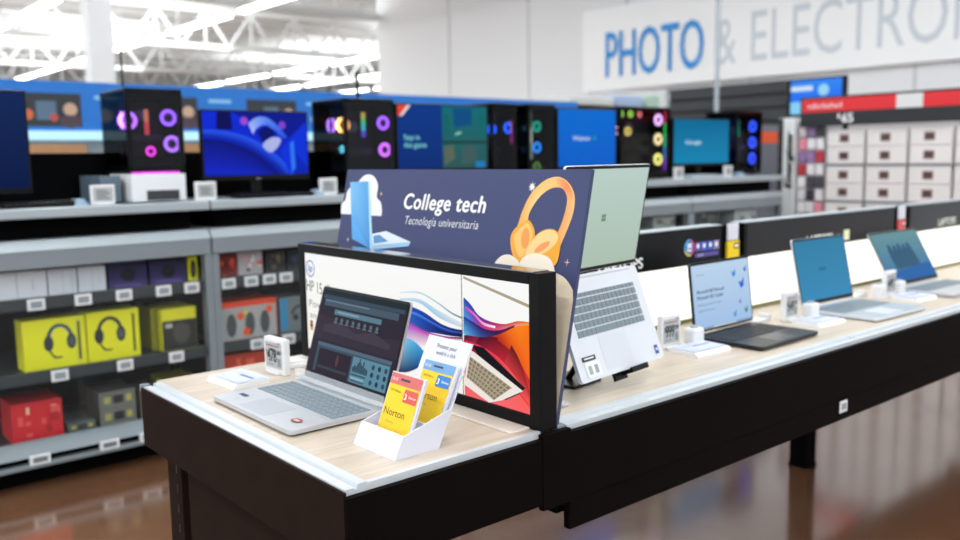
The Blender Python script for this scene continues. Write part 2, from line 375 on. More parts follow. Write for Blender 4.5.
# ================================================================== GAMING SHELVING
YF = 2.69
def bay(x0, n):
    x1 = x0+1.22
    lab = ['grey gaming shelf bay at the far left holding the yellow headset boxes', 'grey gaming shelf bay right of the yellow headset boxes, behind the small price tag',
           'grey gaming shelf bay behind the leaning blue sign', 'grey gaming shelf bay under the plain blue monitor', 'grey gaming shelf bay at the right end, under the teal monitor'][n]
    t = thing('shelf_unit', lab, 'shelf unit', (x0, YF, 0), 0)
    W = 1.22; e = .004
    g = G(); g.box(e, W-e, .02, .6, 1.135, 1.165, GRL); g.box(e, W-e, -.02, .02, 1.13, 1.172, GRL, .006); g.build('top_deck', t)
    g = G(); g.box(e, W-e, .55, .6, 1.166, 1.40, BLKM); g.box(e, W-e, .58, .62, .0, 1.13, BLKM); g.build('back_panel', t)
    g = G(); g.box(.06, W-.06, .08, .57, 1.045, 1.13, BLKM); g.build('riser', t)
    g = G(); g.box(e, W-e, -.01, .58, .925, 1.0, GRM, .004); g.prism([(-.012, 1.0), (.02, 1.04), (.58, 1.04), (.58, 1.0)], e, W-e, GRL, lambda x, y, z: (z, x, y)); g.build('cabinet_top', t)  # bevel in lighter grey: light on the top edge is in the colour
    for xx in (0, W-.035):
        g = G(); g.box(xx+.001, xx+.035, -.005, .05, .1, .924, GRM, .003); g.build('post', t)
    P1L = {0: (.1, .28, .46, .645, .815, .99, 1.12), 1: (.08, .195, .29, .38, .55, .75, .95)}.get(n, (.12, .4, .68, .96))
    P2L = {0: (.25, .53, .80, 1.03), 1: (.21, .38, .7, .95)}.get(n, (.15, .45, .75, 1.0))
    for zz in (.775, .465):
        g = G(); g.box(.04, W-.04, .03, .575, zz+.005, zz+.02, GRD); g.box(.04, W-.04, .012, .03, zz-.02, zz+.03, GRD, .003); s = g.build('shelf', t)
        for xl in (P1L if zz > .6 else P2L):
            xl -= .035
            l = G(); l.box(xl, xl+.068, .0, .011, zz-.022, zz+.025, WHT, .002); l.plane((0, 0, 0), (1, 0, 0), (0, 0, 1)); l.rect(xl+.012, zz-.012, xl+.056, zz+.015, PRC, '8d949a', L=1); l.build('price_label', s)
    g = G(); g.box(.036, W-.036, .03, .575, .165, .18, GRD); g.prism([(-.03, .15), (.03, .2), (.05, .2), (.05, .15)], .036, W-.036, GRM, lambda x, y, z: (z, x, y))  # lip in darker grey: weaker light low down is put in the colour
    g.box(.02, W-.02, -.03, .01, .1, .12, GRM, .004); g.box(.02, W-.02, .01, .05, .1, .15, BLKM); s = g.build('bottom_shelf', t)
    for i in range(4):
        xl = (.12, .38, .66, .83)[i]
        l = G(); l.box(xl, xl+.08, -.034, -.012, .115, .155, WHT, .002); l.plane((0, -.034, 0), (1, 0, 0), (0, 0, 1)); l.rect(xl+.012, .125, xl+.068, .147, PRC, '6d747a', L=1); l.build('price_label', s)
    g = G(); g.box(.02, W-.02, .1, .55, 0, .15, BLKM); g.build('kick_plate', t)
    for a, b in ((.04, .62), (.6, W-.04)):
        g = G(); g.box(a, b, .035 if 0 else -.002+(.006 if a > .3 else 0), .002+(.006 if a > .3 else 0), .205, .915, GLD); g.build('glass_door', t)
    return t
for n in range(5): bay(-.27+1.22*n, n)
# ---- boxes in the shelving
def carton(name, label, x0, x1, z0, h, y0=2.75, d=.2, face='e8e21c', side=None, art=None, group=None, cat='box', rz=0):
    t = thing(name, label, cat, ((x0+x1)/2, y0, z0), rz, group); w = (x1-x0)/2
    g = G(); g.box(-w, w, 0, d, 0, h, PRC, .003, col=side or face); g.build('carton', t)
    a = G().plane((0, 0, 0), (1, 0, 0), (0, 0, 1)); a.rect(-w*.97, h*.02, w*.97, h*.98, PRC, face, L=1)
    if art: art(a, w, h)
    a.build('front_print', t); return t
def headset_art(flip=1, tint='2a2f38', acc='2b6fae'):
    def f(a, w, h):
        cx, cy, r = w*.15*flip, h*.58, h*.25
        a.arc(cx, cy, r, r*.28, .0, PI, PRC, tint, L=3, ry=r*1.25); a.arc(cx, cy, r*.84, r*.1, .1, PI-.1, PRC, acc, L=4, ry=r*1.1)
        a.disc(cx-r*.85, cy-r*.25, r*.36, PRC, tint, L=5, ry=r*.62); a.disc(cx+r*.85, cy-r*.25, r*.36, PRC, tint, L=5, ry=r*.62)
        a.disc(cx+r*.85, cy-r*.25, r*.2, PRC, '50565e', L=6, ry=r*.4)
        a.ribbon([(cx-r*.9, cy-r*.8), (cx-r*.5, cy-r*1.45), (cx+r*.1, cy-r*1.5)], [(cx-r*.8, cy-r*.7), (cx-r*.45, cy-r*1.3), (cx+r*.1, cy-r*1.38)], PRC, [tint], [tint], L=5)
        a.rect(w*.72, h*.12, w*.82, h*.9, PRC, '5c5a1a', L=3)
    return f
def pad_art(a, w, h):
    a.grad(-w*.97, h*.02, w*.97, h*.98, PRC, ['3b2a6a', '1a1c3c'], L=2); a.disc(0, h*.5, h*.26, PRC, '0e1020', L=4); a.arc(0, h*.5, h*.3, h*.05, 0, PI, PRC, '15162a', L=5); a.rect(-w*.7, h*.08, w*.7, h*.16, PRC, '5a4a9a', L=4)
def white_art(a, w, h):
    a.rect(-w*.02, h*.02, w*.02, h*.98, PRC, 'b9bdc4', L=3); a.rect(w*.5, h*.3, w*.55, h*.7, PRC, 'c6c9cf', L=3)
def ydisc(a, w, h): a.disc(0, h*.5, w*.62, PRC, '1d1e20', L=3, ry=h*.36); a.disc(0, h*.5, w*.3, PRC, '4d5054', L=4, ry=h*.18)
def yblk(a, w, h):
    a.rect(-w*.97, h*.02, w*.97, h*.72, PRC, '2a2926', L=3); a.disc(w*.1, h*.4, w*.5, PRC, '4a4640', L=4, ry=h*.25); a.rect(-w*.8, h*.55, -w*.4, h*.65, PRC, 'b9b2a8', L=5)
def mixed(cols, seed):
    def f(a, w, h):
        r = random.Random(seed)
        for i in range(9):
            x = r.uniform(-w*.8, w*.6); z = r.uniform(h*.05, h*.75); a.rect(x, z, x+w*r.uniform(.12, .4), z+h*r.uniform(.08, .24), PRC, r.choice(cols), L=3+i)
    return f
GW = 'white cartons on the top shelf'
carton('accessory_box', 'plain white box on upper shelf at left photo edge, left of the purple boxes', .02, .25, .796, .115, face='e2e2e8', art=white_art)
carton('accessory_box', 'plain white box on upper shelf, second from the purple boxes', .255, .37, .796, .115, face='dcdce4', art=white_art)
carton('accessory_box', 'plain white box on upper shelf touching the left purple box', .375, .49, .796, .115, face='dcdce4', art=white_art)
carton('headset_box', 'dark purple headset box beside the white boxes', .50, .67, .796, .118, face='241f4a', art=pad_art)
carton('headset_box', 'dark purple headset box beside the small yellow box', .68, .85, .796, .118, face='241f4a', art=pad_art)
carton('speaker_box', 'small yellow box with round black speaker on the upper shelf', .86, .95-.045, .796, .118, face='e6df1a', art=ydisc)
carton('headset_box', 'bright yellow headset box at the left photo edge', .14, .39, .486, .215, face='e9e414', art=headset_art(1), d=.12)
carton('headset_box', 'bright yellow headset box right of its twin, beside the dark gap', .395, .62, .486, .22, face='e9e414', art=headset_art(-1, '26282e', '3a3c44'), d=.12)
carton('controller_box', 'black and yellow box left of the grey shelf post', .72, .885, .486, .195, face='e2da22', art=yblk)
carton('accessory_box', 'narrow yellow box edge behind the black and yellow box', .69, .715, .486, .2, y0=2.8, face='8c8a12')
carton('accessory_box', 'bright red box on the bottom shelf at left', .08, .28, .181, .17, y0=2.78, face='d21a24', art=mixed(['e85050', 'f0c0a0', 'b01018'], 4))
GG = 'grey cartons on the bottom shelf'
def gy(a, w, h):
    a.rect(-w*.25, h*.25, w*.3, h*.75, PRC, '2c2526', L=3); a.rect(-w*.75, h*.3, -w*.4, h*.7, PRC, 'b4ac5a', L=3); a.rect(w*.45, h*.3, w*.75, h*.7, PRC, 'c0b652', L=3)
carton('graphics_card_box', 'grey box with dark label, bottom of the stack of two', .44, .60, .181, .075, y0=2.8, face='77756f', art=gy)
carton('graphics_card_box', 'grey box with dark label, top of the stack of two', .44, .60, .257, .075, y0=2.8, face='77756f', art=gy)
carton('accessory_box', 'low dark grey box between the red box and the grey stack', .30, .42, .181, .04, y0=2.8, face='5a6062', art=gy)
carton('accessory_box', 'grey and yellow box right of the grey stack, by the counter corner', .62, .72, .181, .13, y0=2.8, face='6a6650', art=mixed(['c8c034', '3a3830', '8a865a'], 9))
carton('accessory_box', 'yellow topped flat box on the bottom shelf seen over the counter corner', .75, .9, .181, .15, y0=2.82, face='c9c428', art=mixed(['2a2a20', 'e0da30'], 3))
OR = ['e8502a', 'f2f0ee', '2a2c30', 'f0a090']
carton('accessory_box', 'dark red box on the upper shelf right of the grey post', 1.0, 1.10, .796, .118, face='7a1d16', art=mixed(['b03020', '401410', 'd04a2a'], 2))
carton('controller_box', 'white and orange box on the upper shelf right of the grey post', 1.105, 1.235, .796, .118, face='b8aeb0', art=mixed(OR, 12))
carton('accessory_box', 'black box on the upper shelf beside the white and orange box', 1.25, 1.36, .796, .115, face='2b2a2c', art=mixed(['6a5440', '3c3c40', '8a7a50'], 5))
carton('accessory_box', 'black and blue box on the upper shelf by the lit display frame', 1.37, 1.48, .796, .115, face='25282e', art=mixed(['34506a', '4a4c50'], 6))
def orange_art(a, w, h):
    a.rect(-w*.97, h*.86, w*.97, h*.98, PRC, 'e8451e', L=3)
    for x in (-.62, .02, .55): a.disc(w*x, h*.4, w*.17, PRC, '4a4c50', L=4, ry=h*.3)
    a.disc(-w*.3, h*.62, w*.12, PRC, 'f0521c', L=5); a.disc(-w*.1, h*.2, w*.13, PRC, 'f0521c', L=5); a.disc(w*.72, h*.72, w*.12, PRC, 'f0521c', L=5); a.disc(-w*.12, h*.7, w*.08, PRC, 'd8c83a', L=5)
carton('controller_box', 'wide white box with orange dots on the middle shelf', 1.0, 1.30, .486, .19, face='a9a6a4', side='e0441e', art=orange_art)
carton('headset_box', 'grey box with blue stripe and headset picture on the middle shelf', 1.315, 1.48, .486, .18, face='6c7478', art=lambda a, w, h: (a.rect(-w*.97, h*.1, -w*.5, h*.98, PRC, '2b86b4', L=3), a.arc(w*.3, h*.5, h*.25, h*.07, 0, PI, PRC, '202428', L=4), a.disc(w*.05, h*.42, h*.09, PRC, '202428', L=5), a.disc(w*.6, h*.42, h*.09, PRC, '202428', L=5)))
carton('accessory_box', 'orange red box on the bottom shelf right of the grey post', 1.0, 1.28, .181, .24, face='c43c22', art=mixed(['e8603a', '3a2a28', 'e0d8d0'], 8))
for i in range(4):
    carton('accessory_box', ['dark green box low in the shelf bay under the plain blue monitor', 'pale box low in the shelf bay under the plain blue monitor', 'dark blue box in the shelf bay under the teal monitor', 'white box in the shelf bay under the teal monitor'][i],
           3.75+i*.5, 4.05+i*.5 if i != 1 else 4.5, .796, .115, face=['2f4a2a', 'aab2b0', '27343e', 'b8bcc0'][i], art=mixed(['6a7a5a', '3a4044', '8a9296'], 20+i))
# ---- things on the top deck
ZD = 1.173
def eink(label, x, y, rz, w=.1, h=.085, txt=None, z=ZD, group=None, th=.018):
    t = thing('price_tag', label, 'price tag', (x, y, z), rz, group)
    g = G(); g.box(-w/2, w/2, 0, th, 0, h, WHT, .003); g.box(-w*.3, w*.3, -.008, th+.012, 0, .006, WHT, .002); g.build('holder', t)
    a = G().plane((0, 0, 0), (1, 0, 0), (0, 0, 1)); a.rect(-w*.41, h*.16, w*.41, h*.88, PRC, 'b4b8b8', L=1)
    if txt:
        a.text(txt, -w*.3, h*.34, h*.36, PRC, '101012', L=3, width=w*.44, bold=.03); a.text('$', -w*.37, h*.52, h*.12, PRC, '1a1a1c', L=3); a.text('00', w*.19, h*.56, h*.12, PRC, '1a1a1c', L=3, bold=.02)
        a.rect(-w*.36, h*.77, w*.3, h*.8, PRC, 'a33a3a', L=3)
        for i in range(4): a.rect(w*.18, h*(.24+i*.06), w*.36, h*(.265+i*.06), PRC, '303234', L=3)
        a.rect(-w*.34, h*.24, w*.02, h*.27, PRC, '8a8a8a', L=3); a.rect(w*.22, h*.86, w*.34, h*.89, PRC, '22252a', L=3)
    else:
        for i in range(4): a.rect(-w*.28, h*(.28+i*.13), w*.28*(.6 if i % 2 else 1), h*(.35+i*.13), PRC, '6a6e72', L=3)
    a.build('label', t); return t
for x, l in ((.49, 'left of the white box under the pink-lit computer'), (.95, 'under the left side of the abstract blue monitor'), (1.60, 'left of the leaning blue sign top corner'), (4.49, 'below the rainbow-lit computer'), (5.10, 'under the right side of the teal monitor')):
    eink('white price tag on shelf top, '+l, x, 2.71, 0)
FANMESH = {}
def fan(g, c, ax, r, m):
    r *= .62; g.ring(c, ax, r, r*.26, m); mb = mat('blade_'+m.name, m.name[5:], em=.7); c = V3(c); d = V3(ax).normalized(); g.cyl(c-d*.004, c+d*.006, r*.3, BLKP, 12)
    p = d.orthogonal().normalized(); q = d.cross(p)
    for i in range(7):
        a = 2*PI*i/7; e1 = p*math.cos(a)+q*math.sin(a); e2 = p*math.cos(a+.5)+q*math.sin(a+.5)
        g.add([c+e1*r*.3, c+e1*r*.82+d*.006, c+e2*r*.82-d*.006, c+e2*r*.3], [(0, 1, 2, 3), (3, 2, 1, 0)], mb)
def E(c, s=4.5): return mat('glow_'+c, c, em=s)
def tower(label, x0, x1, y0, y1, z0, z1, fans, strips=(), board='1c1f24', rz=0, tint=.25):
    t = thing('gaming_computer', label, 'computer', (x0, y0, z0), rz); W, D, H = x1-x0, y1-y0, z1-z0
    g = G(); r = .011
    for x in (0, W-r*2):
        for y in (0, D-r*2): g.box(x, x+2*r, y, y+2*r, 0, H, BLKP, .003)
    g.box(0, W, 0, D, 0, .03, BLKP, .004); g.box(0, W, 0, D, H-.025, H, BLKP, .004); g.box(W-.006, W, 0, D, .03, H-.025, BLKP); g.box(.02, W-.02, D-.012, D, .03, H-.025, BLKP)
    for x in (.03, W-.07):
        g.box(x, x+.04, .03, .07, -.008, 0, BLKP); g.box(x, x+.04, D-.07, D-.03, -.008, 0, BLKP)
    g.build('case', t)
    g = G(); g.box(.03, W-.03, D*.55, D*.6, .06, H-.05, mat('pcb_'+board, board, rough=.5)); g.box(.04, W*.75, D*.3, D*.54, H*.38, H*.46, mat('gpu', '3a3d42', rough=.4), .005); g.box(.03, W-.03, D*.15, D*.5, .032, H*.2, BLKM); g.cyl((W*.45, D*.5, H*.7), (W*.45, D*.42, H*.7), min(W, H)*.09, GRM, 20); g.build('components', t)
    for (fx, fz, fr, c, side) in fans:
        g = G()
        if side: fan(g, (.04, fx*D, fz*H), (-1, 0, 0), fr, E(c))
        else: fan(g, (fx*W, .045, fz*H), (0, -1, 0), fr, E(c))
        g.build('fan', t)
    for (sx, sz0, sz1, cs) in strips:
        for i, c in enumerate(cs):
            g = G(); dz = (sz1-sz0)/len(cs)*H; g.box(sx*W-.008, sx*W+.008, .02, .035, sz0*H+i*dz, sz0*H+(i+1)*dz, E(c, 1.6)); g.build('light_bar', t)
    GT = GLT
    g = G(); g.box(.003, W-.003, -.004, 0, .01, H-.01, GT); g.build('glass_panel', t)['label'] = 'tinted glass front'
    g = G(); g.box(-.004, 0, .005, D-.005, .01, H-.01, GT); g.build('glass_panel', t)['label'] = 'tinted glass side'
    return t
o = thing('display_riser', 'white box riser under the pink-lit computer at left', 'riser', (.78, 2.83, ZD))
g = G(); g.box(-.125, .125, 0, .3, 0, .125, WHT, .004); g.build('body', o); g = G(); g.box(-.06, .09, -.004, .0, .005, .05, mat('riser_slot', '2e3134', rough=.5)); g.build('slot', o)
o = thing('display_riser', 'glass and grey side riser left of the white box riser', 'riser', (.60, 2.9, ZD)); g = G(); g.box(-.06, .03, 0, .3, 0, .12, mat('riser_grey', '5a6a78', rough=.2), .004); g.build('body', o)
tower('black open-sided computer with pink and purple fans on the white riser', .66, .92, 2.86, 3.20, 1.307, 1.685,
      [(.08, .62, .055, 'c070ff', 0), (.80, .66, .05, 'a060ff', 0), (.84, .34, .05, 'b070f0', 0), (.55, .64, .055, 'a46cff', 1), (.45, .25, .03, 'ff40e0', 0)], [(.38, .45, .75, ['ff5050', 'ff9070']), ], '241218', tint=.3)
g = G(); g.box(0, .22, 0, .008, 0, .006, E('ff40ff', 1.6)); 
o = g.build('light_strip'); o.location = (.665, 2.846, 1.301); tag(o, 'thin magenta light strip along the top of the white riser', 'light strip')
tower('black glass computer with purple and orange fans left of the navy monitor', 1.80, 2.12, 2.86, 3.20, 1.185, 1.675,
      [(.86, .74, .05, 'b060ff', 0), (.88, .44, .05, 'e070ff', 0), (.05, .71, .055, 'ffb060', 0), (.6, .72, .055, 'c080ff', 1), (.3, .45, .025, '70e8ff', 1)], [(.42, .58, .85, ['8050ff', '40e0ff', '60ff90', 'ffd060'])], '14161a')
tower('open computer with two blue fans right of the navy monitor', 2.87, 3.08, 2.9, 3.20, 1.185, 1.68, [(.2, .68, .045, '2060ff', 0), (.85, .7, .045, '2060ff', 0)], [(.96, .5, .8, ['ff30c0', 'ff7040'])], '4a5058')
tower('black computer with dim green and blue fans left of the plain blue monitor', 3.14, 3.38, 2.86, 3.20, 1.185, 1.68, [(.5, .72, .045, '108a70', 0), (.5, .45, .045, '2080e0', 0), (.5, .2, .04, '4a6a30', 0)], [(.2, .3, .9, ['a0b0a0', 'd0d8c8', '506050'])], '1c2024')
tower('black computer with rainbow fans and light bars between the two plain monitors', 4.06, 4.62, 2.9, 3.20, 1.185, 1.69,
      [(.86, .83, .055, 'ffc0ff', 0), (.86, .55, .055, 'ffe0a0', 0), (.86, .26, .055, 'fff080', 0), (.12, .9, .03, '90e060', 0), (.3, .9, .03, 'a0e050', 0), (.48, .9, .025, 'ff8080', 0), (.04, .67, .035, 'ffb0c0', 0), (.25, .66, .04, 'e0c060', 0)],
      [(.97, .1, .95, ['b030ff', '20a0ff', '20ffa0', '40ff60', 'ff3060'])], '10141c')
tower('black computer with three ringed blue fans right of the teal monitor', 5.48, 5.84, 2.9, 3.20, 1.185, 1.69, [(.82, .76, .06, '3858ff', 0), (.82, .5, .06, '3858ff', 0), (.82, .24, .06, '3858ff', 0)], [(.16, .6, .85, ['20d0a0', '30a090'])], '0c1230')
def monitor(label, x0, x1, y, z0, z1, art, logo=None, chin=.02):
    t = thing('monitor', label, 'monitor', ((x0+x1)/2, y, ZD)); w = (x1-x0)/2; a0, a1 = z0-ZD, z1-ZD
    g = G(); g.box(-w, w, 0, .03, a0, a1, BLKP, .004); g.build('housing', t)
    g = G(); g.box(-.03, .03, .03, .05, .0, a0+.15, BLKP, .004); g.box(-.14, .14, -.08, .1, 0, .012, BLKP, .004); g.build('stand', t)
    a = G().plane((-w, 0, a0), (1, 0, 0), (0, 0, 1)); W, H = 2*w, a1-a0; a.sc = (W, H)
    a.lay = .0006; art(a, .01, chin, W-.01, H-.01); a.build('screen', t)
    if logo:
        a = G().plane((-w, 0, a0), (1, 0, 0), (0, 0, 1)); a.text(logo, w, .004, .01, PRC, 'c8c8c8', L=1, align='CENTER'); a.build('logo', t)
    return t
def m1(a, x0, y0, x1, y1):
    W, H = x1-x0, y1-y0; S = lambda u, v: (x0+u*W, y1-v*H)
    a.grad(x0, y0, x1, y1, SCRC, ['0a28b8', '0c2ce0'], L=0)
    a.ribbon([S(0, .28), S(.2, .3), (S(.45, .42)), S(.7, .7), S(.85, 1)], [S(0, .4), S(.15, .42), S(.4, .55), S(.62, .8), S(.75, 1)], SCRC, ['2a5cff'], ['0818a0'], L=1)
    a.ribbon([S(0, .42), S(.15, .44), S(.4, .57), S(.6, .8), S(.72, 1)], [S(0, .95), S(.1, .95), S(.2, .97), S(.4, .98), S(.5, 1)], SCRC, ['0a1478'], ['1428c8'], L=2)
    a.poly([S(.13, 0), S(.26, 0), S(.27, .28), S(.12, .28)], SCRC, '080e5c', L=3)
    a.poly([S(.27, 0), S(1, 0), S(1, .15), S(.78, .45), S(.6, .2), S(.4, .12)], SCRC, '0a1a96', L=3)
    a.ribbon([S(.42, .18), S(.5, .08), S(.6, .08), S(.7, .2), S(.8, .4)], [S(.46, .35), S(.5, .25), S(.58, .2), S(.67, .3), S(.76, .42)], SCRC, ['9ab4ff', '5c8cff', '3060ff'], ['c0d0ff', '4a78ff', '2048e0'], L=4)
    a.poly([S(.5, .3), S(.6, .2), S(.7, .32), S(.56, .5)], SCRC, '0a1470', L=5)
    a.poly(smooth([S(.55, .52), S(.64, .40), S(.73, .42), S(.7, .55), S(.62, .64)], 5, True), SCRC, 'b4bcf0', L=6)
    a.disc(*S(.38, .14), .02, SCRC, 'a050d8', L=6); a.disc(*S(.75, .2), .02, SCRC, '8048d0', L=6)
    a.poly([S(.72, .62), S(.98, .15), S(1, .2), S(1, .9), S(.86, .6), S(.84, .98), S(.8, .98)], SCRC, '0c34e0', L=4)
    a.poly([S(.82, .5), S(.86, .44), S(.87, .9), S(.83, .98)], SCRC, '2f7cff', L=7)
def m2(a, x0, y0, x1, y1):
    W, H = x1-x0, y1-y0; S = lambda u, v: (x0+u*W, y1-v*H)
    a.grad(x0, y0, x0+W*.48, y1, SCRC, ['0b2f78', '0a3a8c'], L=0); a.grad(x0+W*.48, y0, x1, y1, SCRC, ['2d5a58', '0f6f78'], L=0)
    a.poly([S(0, 0), S(.13, 0), S(.03, .17), S(0, .17)], SCRC, 'e84a3a', L=1); a.poly([S(.1, 0), S(.14, 0), S(.05, .17), S(.02, .17)], SCRC, 'f0e0e0', L=2)
    a.text('Stay in', S(.06, .54)[0], S(.06, .54)[1], .03, SCRC, '7fd8d8', L=2, bold=.02); a.text('the game', S(.06, .54)[0], S(.06, .66)[1], .03, SCRC, '7fd8d8', L=2, bold=.02)
    a.poly([S(.6, .03), S(.82, .03), S(.82, .3), S(.62, .34)], SCRC, '0c4f86', L=1); a.rect(*S(.48, .6), *S(1, .56), SCRC, '1c3c3e', L=2)
    a.poly([S(.49, .65), S(.6, .62), S(.62, .85), S(.5, .95)], SCRC, '5a6a5c', L=2); a.poly([S(.7, .66), S(.86, .62), S(.88, .9), S(.7, .95)], SCRC, '3f5f60', L=2)
    a.rect(*S(.86, 1), *S(.97, .9), SCRC, '1f80c8', L=3); a.poly([S(.62, .44), S(.69, .4), S(.7, .43), S(.63, .47)], SCRC, '8fd0c0', L=3)
    a.rect(*S(.5, .45), *S(.56, .12), SCRC, '14656c', L=1); a.rect(*S(.9, .5), *S(.97, .1), SCRC, '126a6c', L=1)
def m3(a, x0, y0, x1, y1):
    W, H = x1-x0, y1-y0; a.grad(x0, y0, x1, y1, SCRC, ['0a62d0', '0870d8'], L=0)
    a.text('Walmart', x0+W*.24, y0+H*.46, .03, SCRC, 'cfe4ff', L=2, width=W*.3, bold=.02); a.disc(x0+W*.62, y0+H*.5, .014, SCRC, '30a0b0', L=2)
def m4(a, x0, y0, x1, y1):
    W, H = x1-x0, y1-y0; a.grad(x0, y0, x1, y1, SCRC, ['1088b8', '0f6f9c'], L=0, horiz=False); a.text('Google', x0+W*.2, y0+H*.44, .03, SCRC, 'd0f0ff', L=2, width=W*.28, bold=.02)
monitor('monitor showing abstract glossy blue shapes on the shelf top', 1.02, 1.60, 2.9, 1.255, 1.60, m1, 'acer', .025)
monitor('wide monitor with navy left half and red corner reading Stay in the game', 2.16, 2.84, 2.9, 1.27, 1.66, m2)
monitor('monitor showing a plain bright blue screen with one white word', 3.42, 4.00, 2.88, 1.26, 1.665, m3)
monitor('monitor showing a plain teal screen at the right end of the shelf', 4.66, 5.38, 2.9, 1.26, 1.62, m4)
monitor('dark blue monitor cut by the left photo edge on the shelf top', -.25, .262, 2.9, 1.23, 1.66, lambda a, x0, y0, x1, y1: a.grad(x0, y0, x1, y1, SCRC, ['0a1c48', '10285c'], L=0))
# keyboards and mice on the deck
for i, (x, l) in enumerate(((.30, 'black keyboard at the far left of the shelf top'), (1.32, 'black keyboard in front of the abstract blue monitor'), (4.86, 'pale keyboard in front of the teal monitor'))):
    t = thing('keyboard', l, 'keyboard', (x, 2.77, ZD)); g = G(); m = BLKP if i < 2 else mat('pale_key', 'aebac4', rough=.5)
    g.box(-.2, .2 if x != .3 else .08, -.05, .06, 0, .018, m, .004); g.build('body', t); g = G()
    for r in range(4):
        for c in range(12): g.box(-.19+c*.0235, -.171+c*.0235, -.042+r*.025, -.021+r*.025, .018, .024, m, .002)
    g.build('keys', t)
for x, l in ((1.555, 'pale blue mouse beside the black keyboard on the shelf top'), (.40, 'silver mouse beside the far left keyboard'), (5.30, 'white mouse near the right end of the shelf top')):
    t = G(); pts = [(-.03, 0), (-.033, .03), (-.025, .06), (0, .075), (.025, .06), (.033, .03), (.03, 0), (.015, -.02), (-.015, -.02)]
    t.prism(smooth(pts, 4, True), 0, .016, mat('mouse_pale', '9fb8cc', rough=.3)); t.prism([(p[0]*.75, p[1]*.8+.006) for p in smooth(pts, 4, True)], .016, .028, mat('mouse_pale', '9fb8cc', rough=.3))
    o = t.build('computer_mouse'); o.location = (x, 2.73, ZD); tag(o, l, 'mouse')
# black stalks above towers
g = G(); g.box(-.008, .008, -.004, .004, 0, .16, BLKP); g.box(-.03, .03, -.02, .02, -.006, 0, BLKP); o = g.build('sign_stalk'); o.location = (2.04, 3.1, 1.682); tag(o, 'thin black stalk standing on the computer left of the navy monitor', 'sign holder')
g = G(); g.box(-.004, .004, -.004, .004, 0, .2, BLKP); g.box(-.03, .03, -.02, .02, -.006, 0, BLKP); o = g.build('sign_stalk'); o.location = (.735, 3.1, 1.692); tag(o, 'thin black stalk standing on the pink-lit computer', 'sign holder')
# orange/grey cartons at the end
carton('accessory_box', 'orange banded grey carton standing beyond the right end of the gaming shelves', 6.36, 6.75, .0, 1.60, y0=3.3, d=.2, face='666a76', art=lambda a, w, h: a.rect(-w*.97, h*.90, w*.97, h*.965, PRC, 'e0501e', L=3))
# ================================================================== BOX AISLE ON THE RIGHT (X = 6.2)
XB = 6.2
t = thing('box_shelving', 'white shelving holding rows of white cartons at the right', 'shelf unit', (XB, .9, 0))
g = G(); g.box(.36, .4, -.1, 1.63, 0, 1.6, mat('shelf_back', 'c9c4c4', rough=.6)); g.build('back_panel', t)
for z in (.06, .36, .66, .955, 1.25):
    g = G(); g.box(0, .36, -.1, 1.63, z-.015, z-.001, GRM); g.build('shelf', t)
g = G(); g.box(.02, .36, -.1, 1.63, 0, .04, BLKM); g.build('kick_plate', t)
def carton_white():
    t = thing('white_carton', 'white carton with brown square pictures stacked in the shelving at right', 'box', (XB, 0, 0), 0, 'white cartons in the right shelving')
    g = G(); g.box(.005, .32, -.155, .155, 0, .138, mat('carton_white', 'e4dedc', rough=.6), .004); g.build('carton', t)
    a = G().plane((.005, 0, 0), (0, -1, 0), (0, 0, 1)); a.rect(-.05, .035, .03, .1, PRC, '7a5f58', L=1); a.rect(-.04, .05, .02, .085, PRC, '4a3634', L=2); a.rect(-.15, .002, .15, .006, PRC, 'c8b8b4', L=1); a.build('front_print', t); return t
cp = carton_white(); firstc = True
rows = [('bottom', .06), ('second lowest', .36), ('middle', .66), ('second highest', .955), ('top', 1.25)]
cols = ['first', 'second', 'third', 'fourth', 'fifth']
for ci in range(5):
    for rn, z in rows:
        for s in range(2):
            c = cp if firstc else copy_tree(cp); firstc = False
            c.location = (XB, 2.365-ci*.335, z+s*.14)
            c['label'] = 'white carton, %s shelf, %s of pair, %s column from battery panel' % (rn, 'upper' if s else 'lower', cols[ci])
t = thing('refurbished_sign', 'black shelf sign with red band reading refurbished and $65', 'sign', (XB, 1.75, 1.56))
g = G(); g.box(-.03, -.0, -1.0, 1.0, 0, .24, mat('sign_black', '1c2023', rough=.5), .004); g.build('board', t)
g = G().plane((-.03, 0, 0), (0, -1, 0), (0, 0, 1)); g.lay = .001; g.rect(-.98, .115, -.2, .222, PRC, 'd8232a', L=1); g.rect(-.2, .115, 0.0, .222, PRC, 'd8d8d8', L=1); g.rect(0.0, .115, .98, .222, PRC, 'd8232a', L=1)
g.text('refurbished', -.93, .145, .045, PRC, 'f6dcdc', L=2, bold=.01); g.text('$', -.67, .06, .035, PRC, 'ffffff', L=2, bold=.02); g.text('65', -.63, .025, .07, PRC, 'ffffff', L=2, bold=.02)
g.build('lettering', t)
